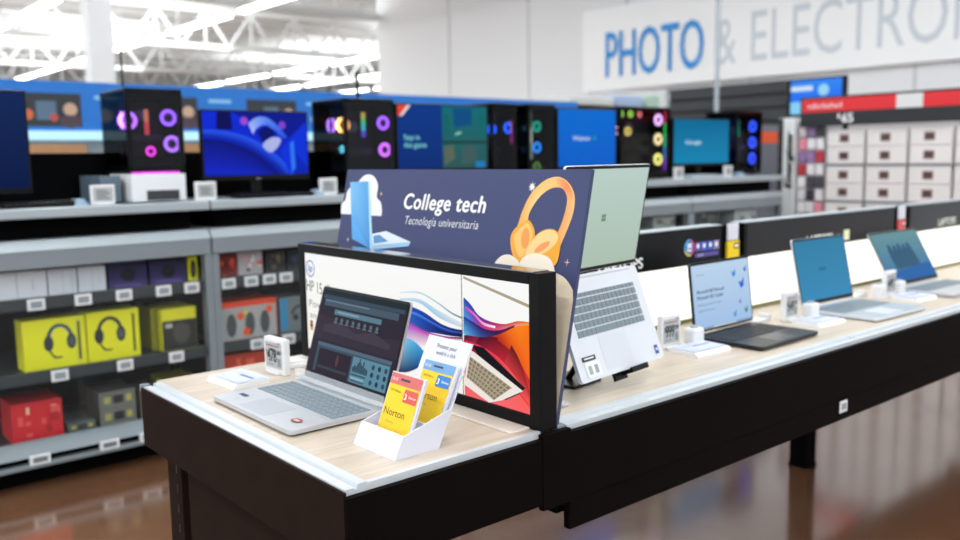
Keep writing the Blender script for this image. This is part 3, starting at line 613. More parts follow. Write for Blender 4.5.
# battery end panel
t = thing('battery_display', 'white battery side panel with black vertical lettering at the shelf corner', 'display', (XB, 2.84, 0))
g = G(); g.box(0, .3, -.03, .08, 0, 1.64, mat('panel_white', 'dfe2e2', rough=.5), .004); g.build('side_panel', t)
a = G(); a.plane((0, 0, 0), (0, 0, 1), (0, 1, 0)); a.lay = .001; a.text('Energizer', 1.05, -.01, .06, PRC, '101214', L=4, width=.48, bold=.05, shear=.2); a.build('lettering', t)
t = thing('battery_rack', 'colourful rack of hanging small packs between the white panel and the cartons', 'display rack', (XB, 2.67, 0))
g = G(); g.box(.05, .3, -.12, .13, 0, 1.6, mat('rack_white', 'b8b4b6', rough=.6)); g.build('rack', t)
r = random.Random(5)
for i in range(14):
    for j in range(3):
        g = G(); y = -.11+j*.08; z = .1+i*.106; c = r.choice(['c03a44', '3a3a40', 'e8e4e6', '9a7aaa', 'e890a0', '4a4a4a', 'f0f0f0', 'f0f0f0', 'd8c8cc', '4a4650'])
        g.box(.02, .045, y, y+.065, z, z+.09, PRC, .004, col=c); g.build('hanging_pack', t)
# blue screen beyond
t = thing('television', 'bright blue and white television above the battery rack', 'television', (8.0, 3.65, 1.72))
g = G(); g.box(0, .05, -.34, .3, 0, .4, BLKP, .004); g.build('housing', t)
a = G().plane((0, 0, 0), (0, -1, 0), (0, 0, 1)); a.grad(-.27, .03, .3, .38, SCRC, ['1060ff', '3c90ff'], L=0); a.rect(-.27, .27, -.02, .32, SCRC, 'd8f0ff', L=1); a.disc(.1, .27, .06, SCRC, 'a0e0ff', L=1); a.rect(-.27, .03, -.12, .16, SCRC, '90d8ff', L=1); a.build('screen', t)
t = thing('cabinet', 'dark cabinet standing under the bright blue television', 'shelf unit', (8.0, 3.5, 0)); g = G(); g.box(-.03, .5, -.6, .5, 0, 1.7, BLKM, .01); g.box(-.05, .52, -.62, .52, 1.7, 1.719, GRM, .004); g.build('cabinet', t)
# ================================================================== TABLE
t = thing('demo_counter', 'long dark brown demo counter with pale wood top carrying the laptops', 'counter', (0, 0, 0))
g = G(); g.box(.045, .456, .012, .97, T-.03, T, WOOD); g.build('end_top', t)
g = G(); g.box(.506, 4.9, .035, 1.05, T-.03, T, WOOD); g.build('run_top', t)
# aluminium edge profile on the end
def prof_x(g, x0, x1, y): pass
g = G(); pr = [(0, T-.012), (0, T-.001), (.018, T-.001), (.020, T-.004), (.024, T-.004), (.026, T+.004), (.044, T+.004), (.046, T-.0005), (.046, T-.012)]
g.prism(pr, -.0, .935, ALU, lambda x, y, z: (x, z, y)); g.build('edge_profile', t)['label'] = 'white ribbed end profile'
g = G(); g.box(-.004, .016, .936, .95, T-.012, T+.003, GRM); g.build('profile_cap', t)
g = G(); g.box(.046, .456, 0, .012, T-.012, T+.0015, ALU); g.build('edge_profile', t)
g = G(); g.prism([(x, y) for x, y in pr], .532, 1.757, ALU, lambda x, y, z: (z, x, y)); g.build('edge_profile', t)
g = G(); g.prism([(x, y) for x, y in pr], 1.762, 4.9, ALU, lambda x, y, z: (z, x, y)); g.build('edge_profile', t)
g = G(); g.box(.507, .53, .001, .04, T-.012, T+.002, GRM, .002); g.build('profile_cap', t)
g = G(); g.box(.402, .4555, .03, .965, T, T+.004, mat('cream_strip', 'e6dfd2', rough=.5), .001); g.build('filler_strip', t)
g = G(); g.box(-.006, .0, -.006, .937, .652, T-.0035, APR2, .001); g.build('end_apron', t)['label'] = 'end apron in lit brown tone'
g = G(); g.box(-.004, .526, -.012, .002, .652, T-.0125, APR, .001); g.build('front_apron', t)
g = G(); g.box(.45, .53, -.014, .0, .64, T-.003, APR, .001); g.build('front_apron', t)
g = G(); g.box(.531, 4.9, -.012, .004, .6415, T-.0125, APR, .001); g.build('front_apron', t)
g = G(); g.box(.531, 4.9, -.008, .01, .576, .640, APR, .002); g.build('lower_rail', t)
g = G(); g.box(.05, 4.9, .93, .955, .64, T-.031, APR, .002); g.box(4.88, 4.9, 0, .95, .58, T-.031, APR, .002); g.build('back_apron', t)
g = G(); g.box(.03, .53, .03, .9, .655, .67, BLKM); g.box(.53, 4.86, .03, .9, .60, .62, BLKM); g.build('underside', t)
for (x0, x1, y0, y1, top) in ((.03, .075, .802, .888, .66), (.03, .075, .03, .116, .66), (2.675, 2.755, .66, .74, .6), (4.7, 4.78, .66, .74, .6)):
    g = G(); m = APR2 if x0 < 1 else BLKM; g.box(x0, x1, y0, y1, .01, top, m, .003); g.box(x0-.003, x1+.003, y0-.003, y1+.003, 0, .015, BLKM, .002); l = g.build('leg', t)
    if y0 == .802:
        g = G()
        for i in range(8): g.box(x0-.0015, x0+.001, y0+.02, y0+.026, .25+i*.05, .27+i*.05, BLKP)
        g.build('slots', l)
g = G(); g.box(.032, .045, .14, .765, .2, .655, APR2, .002); g.build('inner_panel', t)
# small outlet label on apron
o = thing('price_label', 'small white square sticker on the dark counter front at right', 'label', (1.665, -.009, .60))
g = G(); g.box(-.021, .021, -.003, 0, 0, .034, WHT, .001); g.build('card', o); a = G().plane((0, -.003, 0), (1, 0, 0), (0, 0, 1)); a.rect(-.013, .008, .013, .026, PRC, '9a9a9a', L=1); a.build('print', o)
# ================================================================== LIT DISPLAY across the counter
BX0, BX1, BY0, BY1, BZ = .456, .5035, .0, .962, 1.12
t = thing('light_box_display', 'black framed backlit laptop advert standing across the counter', 'display', (BX0, 0, T))
H = BZ-T; Wb = BY1-BY0
g = G(); iy0, iy1, iz0, iz1 = .031, .934, .028, .296
D = BX1-BX0
g.box(0, D, BY0, iy0, 0, H, BLK, .0015); g.box(0, D, iy1, BY1, 0, H, BLK, .0015); g.box(0, D, iy0, iy1, iz1, H, BLK, .0015); g.box(0, D, iy0, iy1, 0, iz0, BLK, .0015); g.box(.012, D, iy0, iy1, iz0, iz1, BLKM)
g.build('frame', t)
g = G(); g.box(.002, D-.002, .02, BY1-.01, H, H+.002, mat('glossy_trim', '9a9ca0', rough=.1, metal=.9)); g.build('top_trim', t)
g = G().plane((.006, iy1, iz0), (0, -1, 0), (0, 0, 1), t); IW, IH = iy1-iy0, iz1-iz0
M = LITC; q = g.pxs
xs = g.px(463, 300)[0]
g.grad(0, 0, IW, IH, M, ['fbfaf0', 'ffffff'], L=0)
P_ = lambda *pts: q(pts)
# right poster: red / orange fields
clip = lambda pts: [(min(max(x, xs+.001), IW), min(max(y, 0), IH)) for x, y in pts]
def rib(top, bot, ct, cb, L, right=True):
    a, b = resample(smooth(q(top)), 28), resample(smooth(q(bot)), 28)
    lo, hi = (xs+.001, IW) if right else (0, xs-.001)
    cl = lambda pts: [(min(max(x, lo), hi), min(max(y, 0), IH)) for x, y in pts]
    g.ribbon(cl(a), cl(b), M, ct, cb, L, raw=True)
rib([(464, 335), (485, 333), (505, 327), (520, 322), (530, 323)], [(464, 400), (485, 408), (505, 413), (520, 416), (530, 418)], ['5a1238', '8a1830', 'd8401c', 'ff7a10'], ['ff6a70', 'ff7078', 'ff6464'], 1)
rib([(480, 336), (500, 338), (515, 348), (530, 372)], [(470, 352), (490, 362), (508, 380), (530, 408)], ['3a0c28', '7a1420', 'c02418'], ['a01838', 'd82838', 'ff4a4a'], 2)
rib([(498, 327), (510, 323), (520, 322), (530, 323)], [(498, 340), (510, 350), (520, 362), (530, 380)], ['d83c14', 'ff7814', 'ff8c18', 'ff7a10'], ['b02818', 'e85010', 'ff6a20'], 3)
rib([(512, 345), (520, 360), (526, 378), (530, 392)], [(505, 362), (512, 378), (520, 392), (530, 404)], ['4a1218', '8a1c20', 'b02828'], ['d03840', 'e84448', 'ff6060'], 4)
rib([(464, 297), (471, 304), (479, 315), (490, 321), (505, 324), (518, 321), (530, 322)], [(464, 318), (472, 322), (482, 328), (495, 331), (508, 329), (518, 326), (530, 325)], ['1848b0', '2040a8', '5028a0', 'a81878', 'd82848', 'e84820', 'f07820'], ['48b0f0', '8060d0', 'd83880', 'e85878', 'f08890', 'f0a090', 'ffb060'], 4)
rib([(464, 316), (474, 322), (486, 329), (500, 330), (515, 325)], [(464, 334), (474, 336), (486, 337), (500, 334), (515, 327)], ['1c3c9c', '281c60', '481850', '802048'], ['68c8f8', '3858a8', '30184c', '601838'], 5)
rib([(466, 306), (474, 312), (484, 322), (496, 326)], [(466, 309), (474, 315), (484, 325), (496, 328)], ['e050c0', 'f8a0e0', 'ffffff'], ['c040b0', 'ff70c0', 'ffffff'], 6)
g.poly(clip(q([(464, 276), (530, 304.5), (530, 308), (464, 278.5)])), M, 'b0a48c', L=6)  # tan line is a reflection, put into the print as colour
# pictured laptop in the right poster
g.poly(clip(P_((473, 345), (484, 347), (526, 388), (520, 394), (506, 400))), M, '18141c', L=7)
g.poly(clip(P_((470, 349), (475, 352), (524, 391), (503, 400), (490, 407), (455, 381))), M, 'f4ece4', L=8)
g.poly(clip(P_((471, 356), (513, 387.6), (495, 400), (467.7, 377))), M, 'b8aa90', L=9)
kp = P_((471, 356), (513, 387.6), (495, 400), (467.7, 377))
for i in range(11):
    for j in range(5):
        def bl(u, v): 
            a = [kp[0][k]*(1-u)+kp[1][k]*u for k in (0, 1)]; b = [kp[3][k]*(1-u)+kp[2][k]*u for k in (0, 1)]; return (a[0]*(1-v)+b[0]*v, a[1]*(1-v)+b[1]*v)
        u0, v0 = (i+.15)/11, (j+.15)/5; u1, v1 = (i+.85)/11, (j+.85)/5
        if bl(u0, v0)[0] > xs+.004: g.poly([bl(u0, v0), bl(u1, v0), bl(u1, v1), bl(u0, v1)], M, '857a68', L=10)
# left poster swirl
rib([(398, 304), (410, 306), (424, 312), (440, 323), (452, 328), (463, 330)], [(398, 322), (410, 326), (424, 331), (440, 334), (452, 336), (463, 337)], ['1a3c9c', '1c48b8', '1c2c8c', '182060'], ['4898e0', '2858b0', '202c78', '1a1440'], 1, False)
rib([(398, 318), (410, 322), (424, 330), (440, 335), (463, 338)], [(398, 345), (410, 346), (424, 346), (440, 345), (463, 341)], ['7030b0', 'a028b0', 'c03090', '8c5070'], ['f0e0f4', 'f8e8f0', 'f4e8f0', 'ffffff'], 2, False)
rib([(398, 338), (408, 338), (418, 344), (428, 356)], [(398, 372), (408, 372), (418, 368), (426, 362)], ['bfe0f4', '58b8e8', '2880c8'], ['0c1c50', '14306c', '1850a0'], 3, False)
rib([(400, 292), (420, 292), (438, 302), (452, 312), (463, 317)], [(400, 293), (420, 293.5), (438, 303.5), (452, 314), (463, 319)], ['d0ecf8', '9cc8e0', '78949c'], ['d8f0fa', 'b0d4e4', '88a0a8'], 4, False)
rib([(400, 298), (420, 299), (440, 311), (463, 323)], [(400, 300), (420, 303), (440, 318), (463, 328)], ['e0f0fa', 'c0e0f4', 'e8f0f4'], ['b0d8f4', '98c8ec', 'd0d8e8'], 3, False)
g.rect(xs-.0012, 0, xs+.0012, IH, M, '403838', L=11)
rib([(398, 309), (415, 312), (432, 321), (448, 329), (463, 332)], [(398, 312), (415, 315), (432, 324), (448, 331.5), (463, 334)], ['6ab0f0', '4080e0', '3858c0'], ['4088e0', '2850b8', '283c90'], 5, False)
rib([(398, 326), (415, 329), (432, 335), (463, 337)], [(398, 329), (415, 332), (432, 337), (463, 339)], ['b070e0', 'd050c0', '702868'], ['d090f0', 'e880c8', '904878'], 5, False)
rib([(464, 340), (480, 345), (500, 358), (520, 382)], [(464, 344), (480, 350), (498, 364), (516, 388)], ['e8306a', 'f04058', 'ff7060'], ['b01848', 'd02838', 'e84040'], 5)
# logo and copy at the left
c0 = g.px(310.5, 268.5); g.arc(c0[0], c0[1], .0235, .0035, 0, 2*PI, M, '2878c8', L=2); g.text('hp', c0[0]-.013, c0[1]-.008, .02, M, '1c68c0', L=3, shear=.35, width=.026, bold=.01)
g.text_px('HP 15.6"', (307, 290), (330, 297), 11, M, '4a5850', L=2)
g.text_px('Powerful', (309.5, 306), (338, 313), 7, M, '8a8f94', L=2); g.text_px('and sleek', (310.5, 317), (339, 325), 6, M, '8a8f94', L=2)
b = g.px(312, 325); g.rect(b[0]-.008, b[1]-.014, b[0]+.008, b[1]+.014, M, 'e09a70', L=2); g.rect(b[0]-.008, b[1]-.004, b[0]+.008, b[1]+.003, M, '5a3428', L=3); g.rect(b[0]-.004, b[1]+.006, b[0]+.006, b[1]+.012, M, '7a3018', L=3)
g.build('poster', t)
# ================================================================== COLLEGE TECH sign
t = thing('college_sign', 'navy college tech sign with orange headphones leaning behind the lit advert', 'sign', (.507, .0, T+.003))
vv = V3((.2065, 0, .9784)).normalized()
g = G().plane((0, .955, 0), (0, -1, 0), vv, t); SH = .535
TL = g.px(347.8, 170.2); BLc = g.px(336.7, 242.4); TR = g.px(592, 168.3); BR = g.px(556.4, 419)
SW = TR[0]; sl = TL[0]; SHt = (TL[1]+TR[1])/2
nrm = g.n
NAVY = '2c3868'
bd = G()
def bf(x, y, z): return tuple(g.o+g.u*x+g.w*y+nrm*z)
corners = [(sl-.0, 0), (SW, 0), (SW, SHt), (sl, SHt)]
bd.prism(corners, -.009, -.0002, mat('sign_card', '3a4468', rough=.6), bf); bd.build('board', t)
M = PRC
g.poly(corners, M, '343d6a', L=0)
g.poly(q2 := smooth(g.pxs([(505, 270), (518, 264), (530, 262), (543, 265), (548, 272), (556, 273), (566, 279), (573, 290)]), 5)+[(SW, g.px(573, 300)[1]), (SW, 0), (g.px(505, 300)[0], 0)], M, 'fbe9cd', L=1)
c3 = lambda x, y: (500+x/4.15, 160+y/4.15)
def P3(*a): return g.pxs([c3(*p) for p in a])
# headphones
g.ribbon(P3((62, 300), (75, 270), (95, 210), (130, 140), (180, 90), (230, 70), (270, 80), (300, 115), (312, 160), (305, 220), (280, 290), (255, 350), (240, 400)),
         P3((100, 300), (116, 252), (125, 215), (160, 160), (200, 125), (235, 114), (262, 120), (278, 145), (280, 170), (270, 220), (250, 280), (225, 330), (205, 370)), M, ['f6a63c', 'f8b45a', 'f9c77c', 'f8c080', 'f6b060'], ['f7b85c', 'fbd08c', 'f8b868', 'f09a50', 'f4a848'], L=2, n=40)
g.ribbon(P3((235, 76), (268, 84), (296, 118), (306, 160)), P3((240, 112), (264, 122), (278, 148), (281, 172)), M, ['f2a660', 'ea8248', 'f2a868'], ['f6bc80', 'ec8a50', 'f4b070'], L=3)
g.poly(smooth(P3((45, 330), (60, 290), (95, 262), (122, 250), (145, 290), (142, 340), (110, 400), (85, 425), (55, 395)), 5, True), M, 'f4a62e', L=4)
g.poly(smooth(P3((60, 330), (72, 298), (98, 272), (118, 262), (136, 295), (132, 340), (106, 392), (80, 400)), 5, True), M, 'f9c468', L=5)
def el(x, y, rx, ry, rot, col, L):
    pts = [c3(x+rx*math.cos(a)*math.cos(rot)-ry*math.sin(a)*math.sin(rot), y+rx*math.cos(a)*math.sin(rot)+ry*math.sin(a)*math.cos(rot)) for a in [2*PI*i/20 for i in range(20)]]
    g.poly(g.pxs(pts), M, col, L=L)
el(108, 325, 17, 44, .1, 'f29a4a', 6)
g.poly(smooth(P3((105, 405), (125, 350), (155, 310), (195, 288), (232, 292), (250, 322), (252, 370), (228, 440), (160, 420)), 5, True), M, 'f6a820', L=5)
g.poly(smooth(P3((108, 400), (125, 352), (158, 312), (196, 292), (230, 296), (244, 322), (232, 350), (190, 385), (140, 400)), 5, True), M, 'fad08a', L=6)
el(178, 362, 38, 13, -.6, 'f29a5a', 7)
for pts in (((-28, 470), (-16, 425), (8, 400), (30, 393), (52, 397), (80, 420), (95, 460), (90, 520), (-28, 520)), ((80, 450), (95, 410), (130, 390), (175, 392), (210, 410), (228, 450), (228, 520), (80, 520))):
    g.poly(smooth(P3(*pts), 5, True), M, 'f8ecd8', L=8)
def star(px, py, r1, r2, n, col, L=3):
    c = g.px(px, py); k = .0018
    g.poly([(c[0]+(r1 if i % 2 == 0 else r2)*k*math.sin(PI*i/n), c[1]+(r1 if i % 2 == 0 else r2)*k*math.cos(PI*i/n)) for i in range(2*n)], M, col, L=L)
star(532.5, 187, 7, 2.6, 8, 'f4f4f0'); star(567.5, 262.4, 5, 1, 4, 'f4c890'); star(381.5, 194, 4.5, 1.1, 4, 'f4b890'); star(348.3, 239.5, 4.5, 1, 4, 'f4dcb0')
# cloud and laptop
c2 = lambda x, y: (320+x/5.4, 160+y/5.4)
def P2(*a): return g.pxs([c2(*p) for p in a])
g.poly(P2((333, 303), (115, 291))+smooth(P2((115, 291), (118, 240), (138, 215), (148, 172), (172, 142), (208, 118), (235, 88), (268, 78), (298, 95), (315, 140), (308, 200), (328, 225), (336, 265), (333, 303)), 4), M, 'eeeef2', L=2)
g.poly(P2((165, 120), (262, 115), (272, 480), (175, 425)), M, '3f93d6', L=3, vc=['79bde8', '4f9fdc', '3f8fd8', '3f9ae4']); g.poly(P2((168, 160), (172, 300), (265, 475), (175, 425)), M, '56a8ea', L=4)
g.poly(P2((262, 115), (270, 118), (288, 484), (272, 480)), M, 'b4dcf4', L=4)
g.poly(P2((285, 402), (360, 385), (492, 445), (480, 466), (288, 484)), M, '9ed0f2', L=5); g.poly(P2((285, 400), (360, 384), (492, 443), (290, 462)), M, 'e4ecf4', L=6)
g.poly(P2((292, 410), (325, 404), (372, 440), (295, 452)), M, '5a96cc', L=7)
g.text_px('College tech', (404, 208.5), (485, 213), 15, M, 'f8f8f8', L=3, shear=.12, bold=.03, sp=1.08)
g.text_px('Tecnología universitaria', (405, 224), (478, 229.5), 8.2, M, 'eceef4', L=3, shear=.2, bold=-.004, sp=1.06)
g.build('sign_print', t)
s = G(); s.add([tuple(V3(bf(SW/2-.06, .3, -.01))), tuple(V3(bf(SW/2+.06, .3, -.01))), (.15, .955-SW/2-.06, 0), (.15, .955-SW/2+.06, 0)], [(0, 1, 2, 3), (3, 2, 1, 0)], mat('sign_card', '3a4468')); s.build('strut', t)
# ================================================================== LAPTOPS
def laptop(label, x, y, z, yaw, w, d, h, ang, bm_, km, lidm, art, bt=0, bez=.006, chin=.014, keycol=None, num=True, kw=.93, k1f=.56, k0=.03, lidback=None, base_th=.013, deck=None):
    t = thing('laptop', label, 'laptop', (x, y, z), yaw); w2 = w/2
    B = lambda X, Q, Z: (X, -Q*math.cos(bt)-Z*math.sin(bt), -Q*math.sin(bt)+Z*math.cos(bt))
    S = lambda X, Q, Z: (X, Q*math.cos(ang)-Z*math.sin(ang), Q*math.sin(ang)+Z*math.cos(ang))
    g = G(); pts = rrect(-w2, .0, w2, d, .011)
    g.prism([(p[0]*.97, p[1]*.96+.003) for p in pts], -base_th, -base_th*.7, BLKP, B); g.prism(pts, -base_th*.7, 0, bm_, B); g.build('base', t)
    kx0, kx1, k1 = -w2*kw, w2*kw, d*k1f
    if not num: kx0, kx1 = -w2*.9, w2*.9
    if deck: g = G(); g.prism(rrect(-w2*.99, .004, w2*.99, d-.003, .01), .0001, .0004, deck, B); g.build('deck', t)
    g = G(); nc = 16 if num else 14; cw = (kx1-kx0)/nc; rh = (k1-k0)/6
    for r in range(6):
        c = 0
        while c < nc:
            sp_ = 1
            if r == 5 and c == 4: sp_ = 5
            if r in (1, 2, 3, 4) and c == 0: sp_ = 1
            hh = rh*(.55 if r == 0 else .86)
            X0 = kx0+c*cw+cw*.07; X1 = kx0+(c+sp_)*cw-cw*.07; Q0 = k0+r*rh+(rh*.3 if r == 0 else 0)
            g.prism(rrect(X0, Q0, X1, Q0+hh, .0015, 2), .0002, .0016, km, B); c += sp_
    g.build('keyboard', t)
    g = G(); tp = mat('pad_'+bm_.name, {'silver_laptop': 'b5babf', 'pale_silver_laptop': 'dadfe6', 'graphite_laptop': '4a4e54'}.get(bm_.name, 'b5babf'), rough=.3, metal=.3)
    tx = -.012 if num else 0; g.prism(rrect(tx-w*.165, d*.62, tx+w*.165, d*.955, .004), .0001, .0005, tp, B); g.build('touchpad', t)
    g = G(); g.cyl(B(-w2*.82, .004, -.003), B(w2*.82, .004, -.003), .0055, BLKP if bm_ is DKL else bm_, 12); g.build('hinge', t)
    g = G(); g.prism(rrect(-w2, .006, w2, h, .009), -.006, -.0006, lidback or lidm, S)
    g.prism(rrect(-w2+.001, .007, w2-.001, h-.001, .008), -.0006, .0, lidm if chin > .03 else BLKP, S); l = g.build('lid', t)
    a = G(); a.plane(S(-w2, 0, .0), (1, 0, 0), V3(S(0, 1, 0)))
    if chin > .03: a.rect(.002, chin-.004, w-.002, h-.003, mat('bezel', '0b0b0d', rough=.3), L=0)
    a.L = 1; art(a, bez, chin, w-bez, h-bez-.002); a.build('screen', l)
    return t, B, S
def uv(x0, y0, x1, y1): return lambda u, v: (x0+u*(x1-x0), y1-v*(y1-y0))
def s1(a, x0, y0, x1, y1):
    S = uv(x0, y0, x1, y1); M = SCRC
    def R(u0, v0, u1, v1, c, L): p, q_ = S(u0, v1), S(u1, v0); a.rect(p[0], p[1], q_[0], q_[1], M, c, L=L)
    a.grad(x0, y0, x1, y1, M, ['2c2434', '2a2636'], L=1)
    R(0, 0, 1, .06, '1c2832', 2); R(.02, .06, .98, .105, '3a4c5c', 2); R(.05, .11, .93, .19, '46596a', 3); R(.06, .12, .6, .135, '6e8494', 4)
    a.poly([S(0, .3), S(.2, .34), S(.4, .38), S(.6, .36), S(.8, .42), S(1, .38), S(1, .6), S(0, .6)], M, '352c3c', L=2)
    a.poly([S(.1, .42), S(.3, .36), S(.5, .44), S(.7, .38), S(.9, .46), S(.9, .52), S(.1, .5)], M, '42394a', L=3)
    R(.2, .215, .76, .275, '5b7f92', 4); R(.24, .235, .5, .25, '8fb0c0', 5)
    for i in range(8): a.disc(*S(.24+i*.07, .33), .0055, M, '60707c', L=5); a.rect(*S(.22+i*.07, .375), *S(.26+i*.07, .36), M, '6a7a86', L=5)
    R(.08, .63, .96, .67, '536b7e', 4); R(.08, .67, .96, .98, '3f5162', 4); R(.115, .70, .52, .98, '2a2030', 5); R(.13, .9, .5, .93, '37424c', 6)
    a.disc(*S(.36, .8), .006, M, '5a3848', L=6, ry=.014)
    R(.54, .69, .95, .98, '5f8ea2', 5)
    for i, hh in enumerate((.04, .06, .05, .09, .14, .1, .07, .12, .06, .05, .04)): R(.555+i*.016, .84-hh, .567+i*.016, .86, '1f3444', 6)
    R(.55, .88, .72, .9, '35586c', 6); R(.55, .92, .7, .935, '9cc4d4', 6); R(.55, .95, .71, .965, '35586c', 6)
    for i in range(3):
        for j in range(3): a.disc(*S(.78+i*.07, .75+j*.085), .0062, M, '1e3a4e' if (i+j) % 2 else '28506a', L=6)
t1, B1, S1 = laptop('open silver laptop with dark desktop screen in front of the lit advert', .305, .499, T+.0135, -1.5708, .37, .236, .2345, 1.275, SIL, KEYS, SIL, s1, chin=.024)
g = G(); g.plane(B1(-.165, .236, 0), (1, 0, 0), (0, 1, 0)); g.rect(.012, .05, .045, .062, PRC, '24456e', L=3); g.rect(.04, .022, .055, .034, PRC, 'c0c4c8', L=3); g.build('sticker', t1)['label'] = 'dark blue sticker'
g = G(); g.plane(B1(.11, .236, 0), (1, 0, 0), (0, 1, 0)); g.disc(.02, .045, .017, PRC, '8a3a3c', L=3, ry=.011); g.rect(.01, .041, .03, .049, PRC, 'd8b0a8', L=4); g.build('sticker', t1)['label'] = 'dark red round sticker'
# clear anti-theft bar along its hinge
g = G(); g.box(-.2, .18, -.012, -.006, .004, .026, GLS, .001); g.box(-.2, .18, -.012, .012, .002, .004, GLS); g.box(-.2, -.17, -.012, .02, -.012, .004, GLS, .001)
o = g.build('security_bar'); o.location = (.300, .493, T+.0165); o.rotation_euler = (0, 0, -1.566); tag(o, 'clear plastic security bar along the hinge of the front silver laptop', 'security bar')
def s2(a, x0, y0, x1, y1):
    a.grad(x0, y0, x1, y1, SCRC, ['b4c8b8', 'c0d8d0'], L=1); cx, cy = (x0+x1)/2, (y0+y1)/2
    for i in (0, 1):
        for j in (0, 1): a.rect(cx-.0085+i*.009, cy-.0085+j*.009, cx-.0005+i*.009, cy-.0005+j*.009, SCRC, '6f8a70', L=3)
t2, B2, S2 = laptop('pale silver laptop tilted up on a black stand behind the navy sign', .829, .192, 1.071, .143, .357, .242, .258, 1.741, SIL2, KEYS, SIL2, s2, bt=1.203, lidback=SIL2, chin=.016, kw=.80, k1f=.60, k0=.036)
def deckart(t, B, fx, fn, label):
    g = G(); o_ = V3(B(0, .242, 0)); uq = (V3(B(0, 0, 0))-o_).normalized(); g.plane(o_, (1, 0, 0), uq); fn(g); g.build('sticker', t)['label'] = label
deckart(t2, B2, 0, lambda g: (g.rect(-.155, .045, -.103, .056, PRC, '202a2c', L=3), g.rect(-.148, .049, -.11, .053, PRC, 'd8e4e0', L=4)), 'black strip sticker')
deckart(t2, B2, 0, lambda g: (g.poly(rrect(-.15, .008, -.095, .042, .004), PRC, 'f2f4f4', L=3), g.rect(-.142, .014, -.128, .034, PRC, 'a0b0a8', L=4), g.rect(-.118, .014, -.104, .034, PRC, '9aa0b0', L=4)), 'white square sticker')
deckart(t2, B2, 0, lambda g: (g.rect(.145, .012, .16, .034, PRC, '1c4898', L=3), g.rect(.149, .02, .156, .027, PRC, 'e0ecf8', L=4)), 'small blue sticker')
# its stand
t = thing('laptop_stand', 'black lipped stand holding up the tilted pale silver laptop', 'stand', (.829, .192, T), .143)
g = G(); g.box(-.09, .03, .0, .13, 0, .008, BLKP, .003); g.build('base', t)
g = G(); g.tube([(-.03, .06, .005), (-.03, .03, .05), (-.03, .0, .12), (-.03, .01, .2)], .008, BLKP, 10); g.build('arm', t)
g = G(); n_ = V3((0, -math.sin(1.203), math.cos(1.203))); pb = lambda X, Q, Z: V3(B2(X, Q, Z))+V3((0, 0, 1.071-T))
def obx(g, X0, X1, Q0, Q1, Z0, Z1, m):
    vs = [pb(x, q_, z) for x in (X0, X1) for q_ in (Q0, Q1) for z in (Z0, Z1)]
    g.add(vs, [(0, 1, 3, 2), (4, 6, 7, 5), (0, 4, 5, 1), (2, 3, 7, 6), (0, 2, 6, 4), (1, 5, 7, 3)], m)
obx(g, -.1, .04, .08, .2, -.022, -.0145, BLKP); g.build('back_plate', t)
g = G(); obx(g, .0, .07, .2435, .253, -.02, .016, BLKP); obx(g, -.03, .02, .2435, .262, -.022, -.0145, BLKP); obx(g, .0, .07, .240, .253, .012, .018, BLKP); g.build('lip', t)
g = G(); g.tube([(-.14, .03, .004), (-.17, -.02, .03), (-.13, -.05, .006), (-.2, -.04, .004), (-.26, .06, .004)], .0025, BLKP); 
o = g.build('cable'); o.location = (.80, .2, T); tag(o, 'black cable curling on the counter under the tilted laptop', 'cable')
g = G(); g.box(-.03, .03, -.012, .012, 0, .012, GLS, .002); g.box(-.03, .0, -.012, .012, .012, .018, SIL, .002); o = g.build('security_bracket'); o.location = (.60, .10, T); tag(o, 'small metal and clear bracket on the counter beside the navy sign foot', 'bracket')
def s3(a, x0, y0, x1, y1):
    S = uv(x0, y0, x1, y1); M = SCRC; a.grad(x0, y0, x1, y1, M, ['a8c8f0', 'c4ddf6'], L=1)
    def tx(s, u, v, h, c='4a5a70', b=0): p = S(u, v); a.text(s, p[0], p[1], h, M, c, L=3, bold=b)
    tx('Microsoft', .08, .17, .007, '7a90a8'); tx('Microsoft 365 Personal', .06, .44, .0105, '3a4a60', .01); tx('Microsoft 365 Copilot', .06, .53, .0105, '3a4a60', .01); tx('Everything you need to create', .06, .63, .007, '6a7a90'); tx('organize and connect', .06, .72, .007, '6a7a90')
    for (u, v, c, s) in ((.72, .2, '2a90e0', .014), (.93, .16, '1c70c8', .011), (.85, .38, '1464d8', .018), (.8, .67, '8050c0', .008), (.69, .85, '3aa0e0', .012), (.9, .82, '208a60', .012)):
        p = S(u, v); a.poly([(p[0]-s, p[1]+s*.5), (p[0]-s*.1, p[1]), (p[0]+s*.8, p[1]+s), (p[0]+s*.6, p[1]-s*.6), (p[0]-s*.3, p[1]-s)], M, c, L=3)
    a.rect(*S(0, 1), *S(1, .965), M, '90a8c4', L=3); a.rect(*S(.3, .99), *S(.7, .975), M, 'e0ecf8', L=4)
laptop('black laptop with pale blue page of text and butterflies', 1.562, .322, T+.0138, .024, .318, .222, .214, 1.454, DKL, KEYD, DKL, s3, num=False, chin=.012)
def s4(a, x0, y0, x1, y1):
    W, H = x1-x0, y1-y0; a.grad(x0, y0, x1, y1, SCRC, ['3a90c0', '3284ac'], L=1); a.text('ASUS', x0+W*.4, y0+H*.47, .012, SCRC, '1c5a80', L=3, width=W*.14, bold=.02)
laptop('silver laptop with a plain blue screen, second from the right photo edge', 2.219, .338, T+.0135, -.03, .34, .262, .24, 1.358, SIL2, KEYS, SIL2, s4, chin=.02, deck=mat('deck_bluegrey', 'aab8c2', rough=.4, metal=.3))
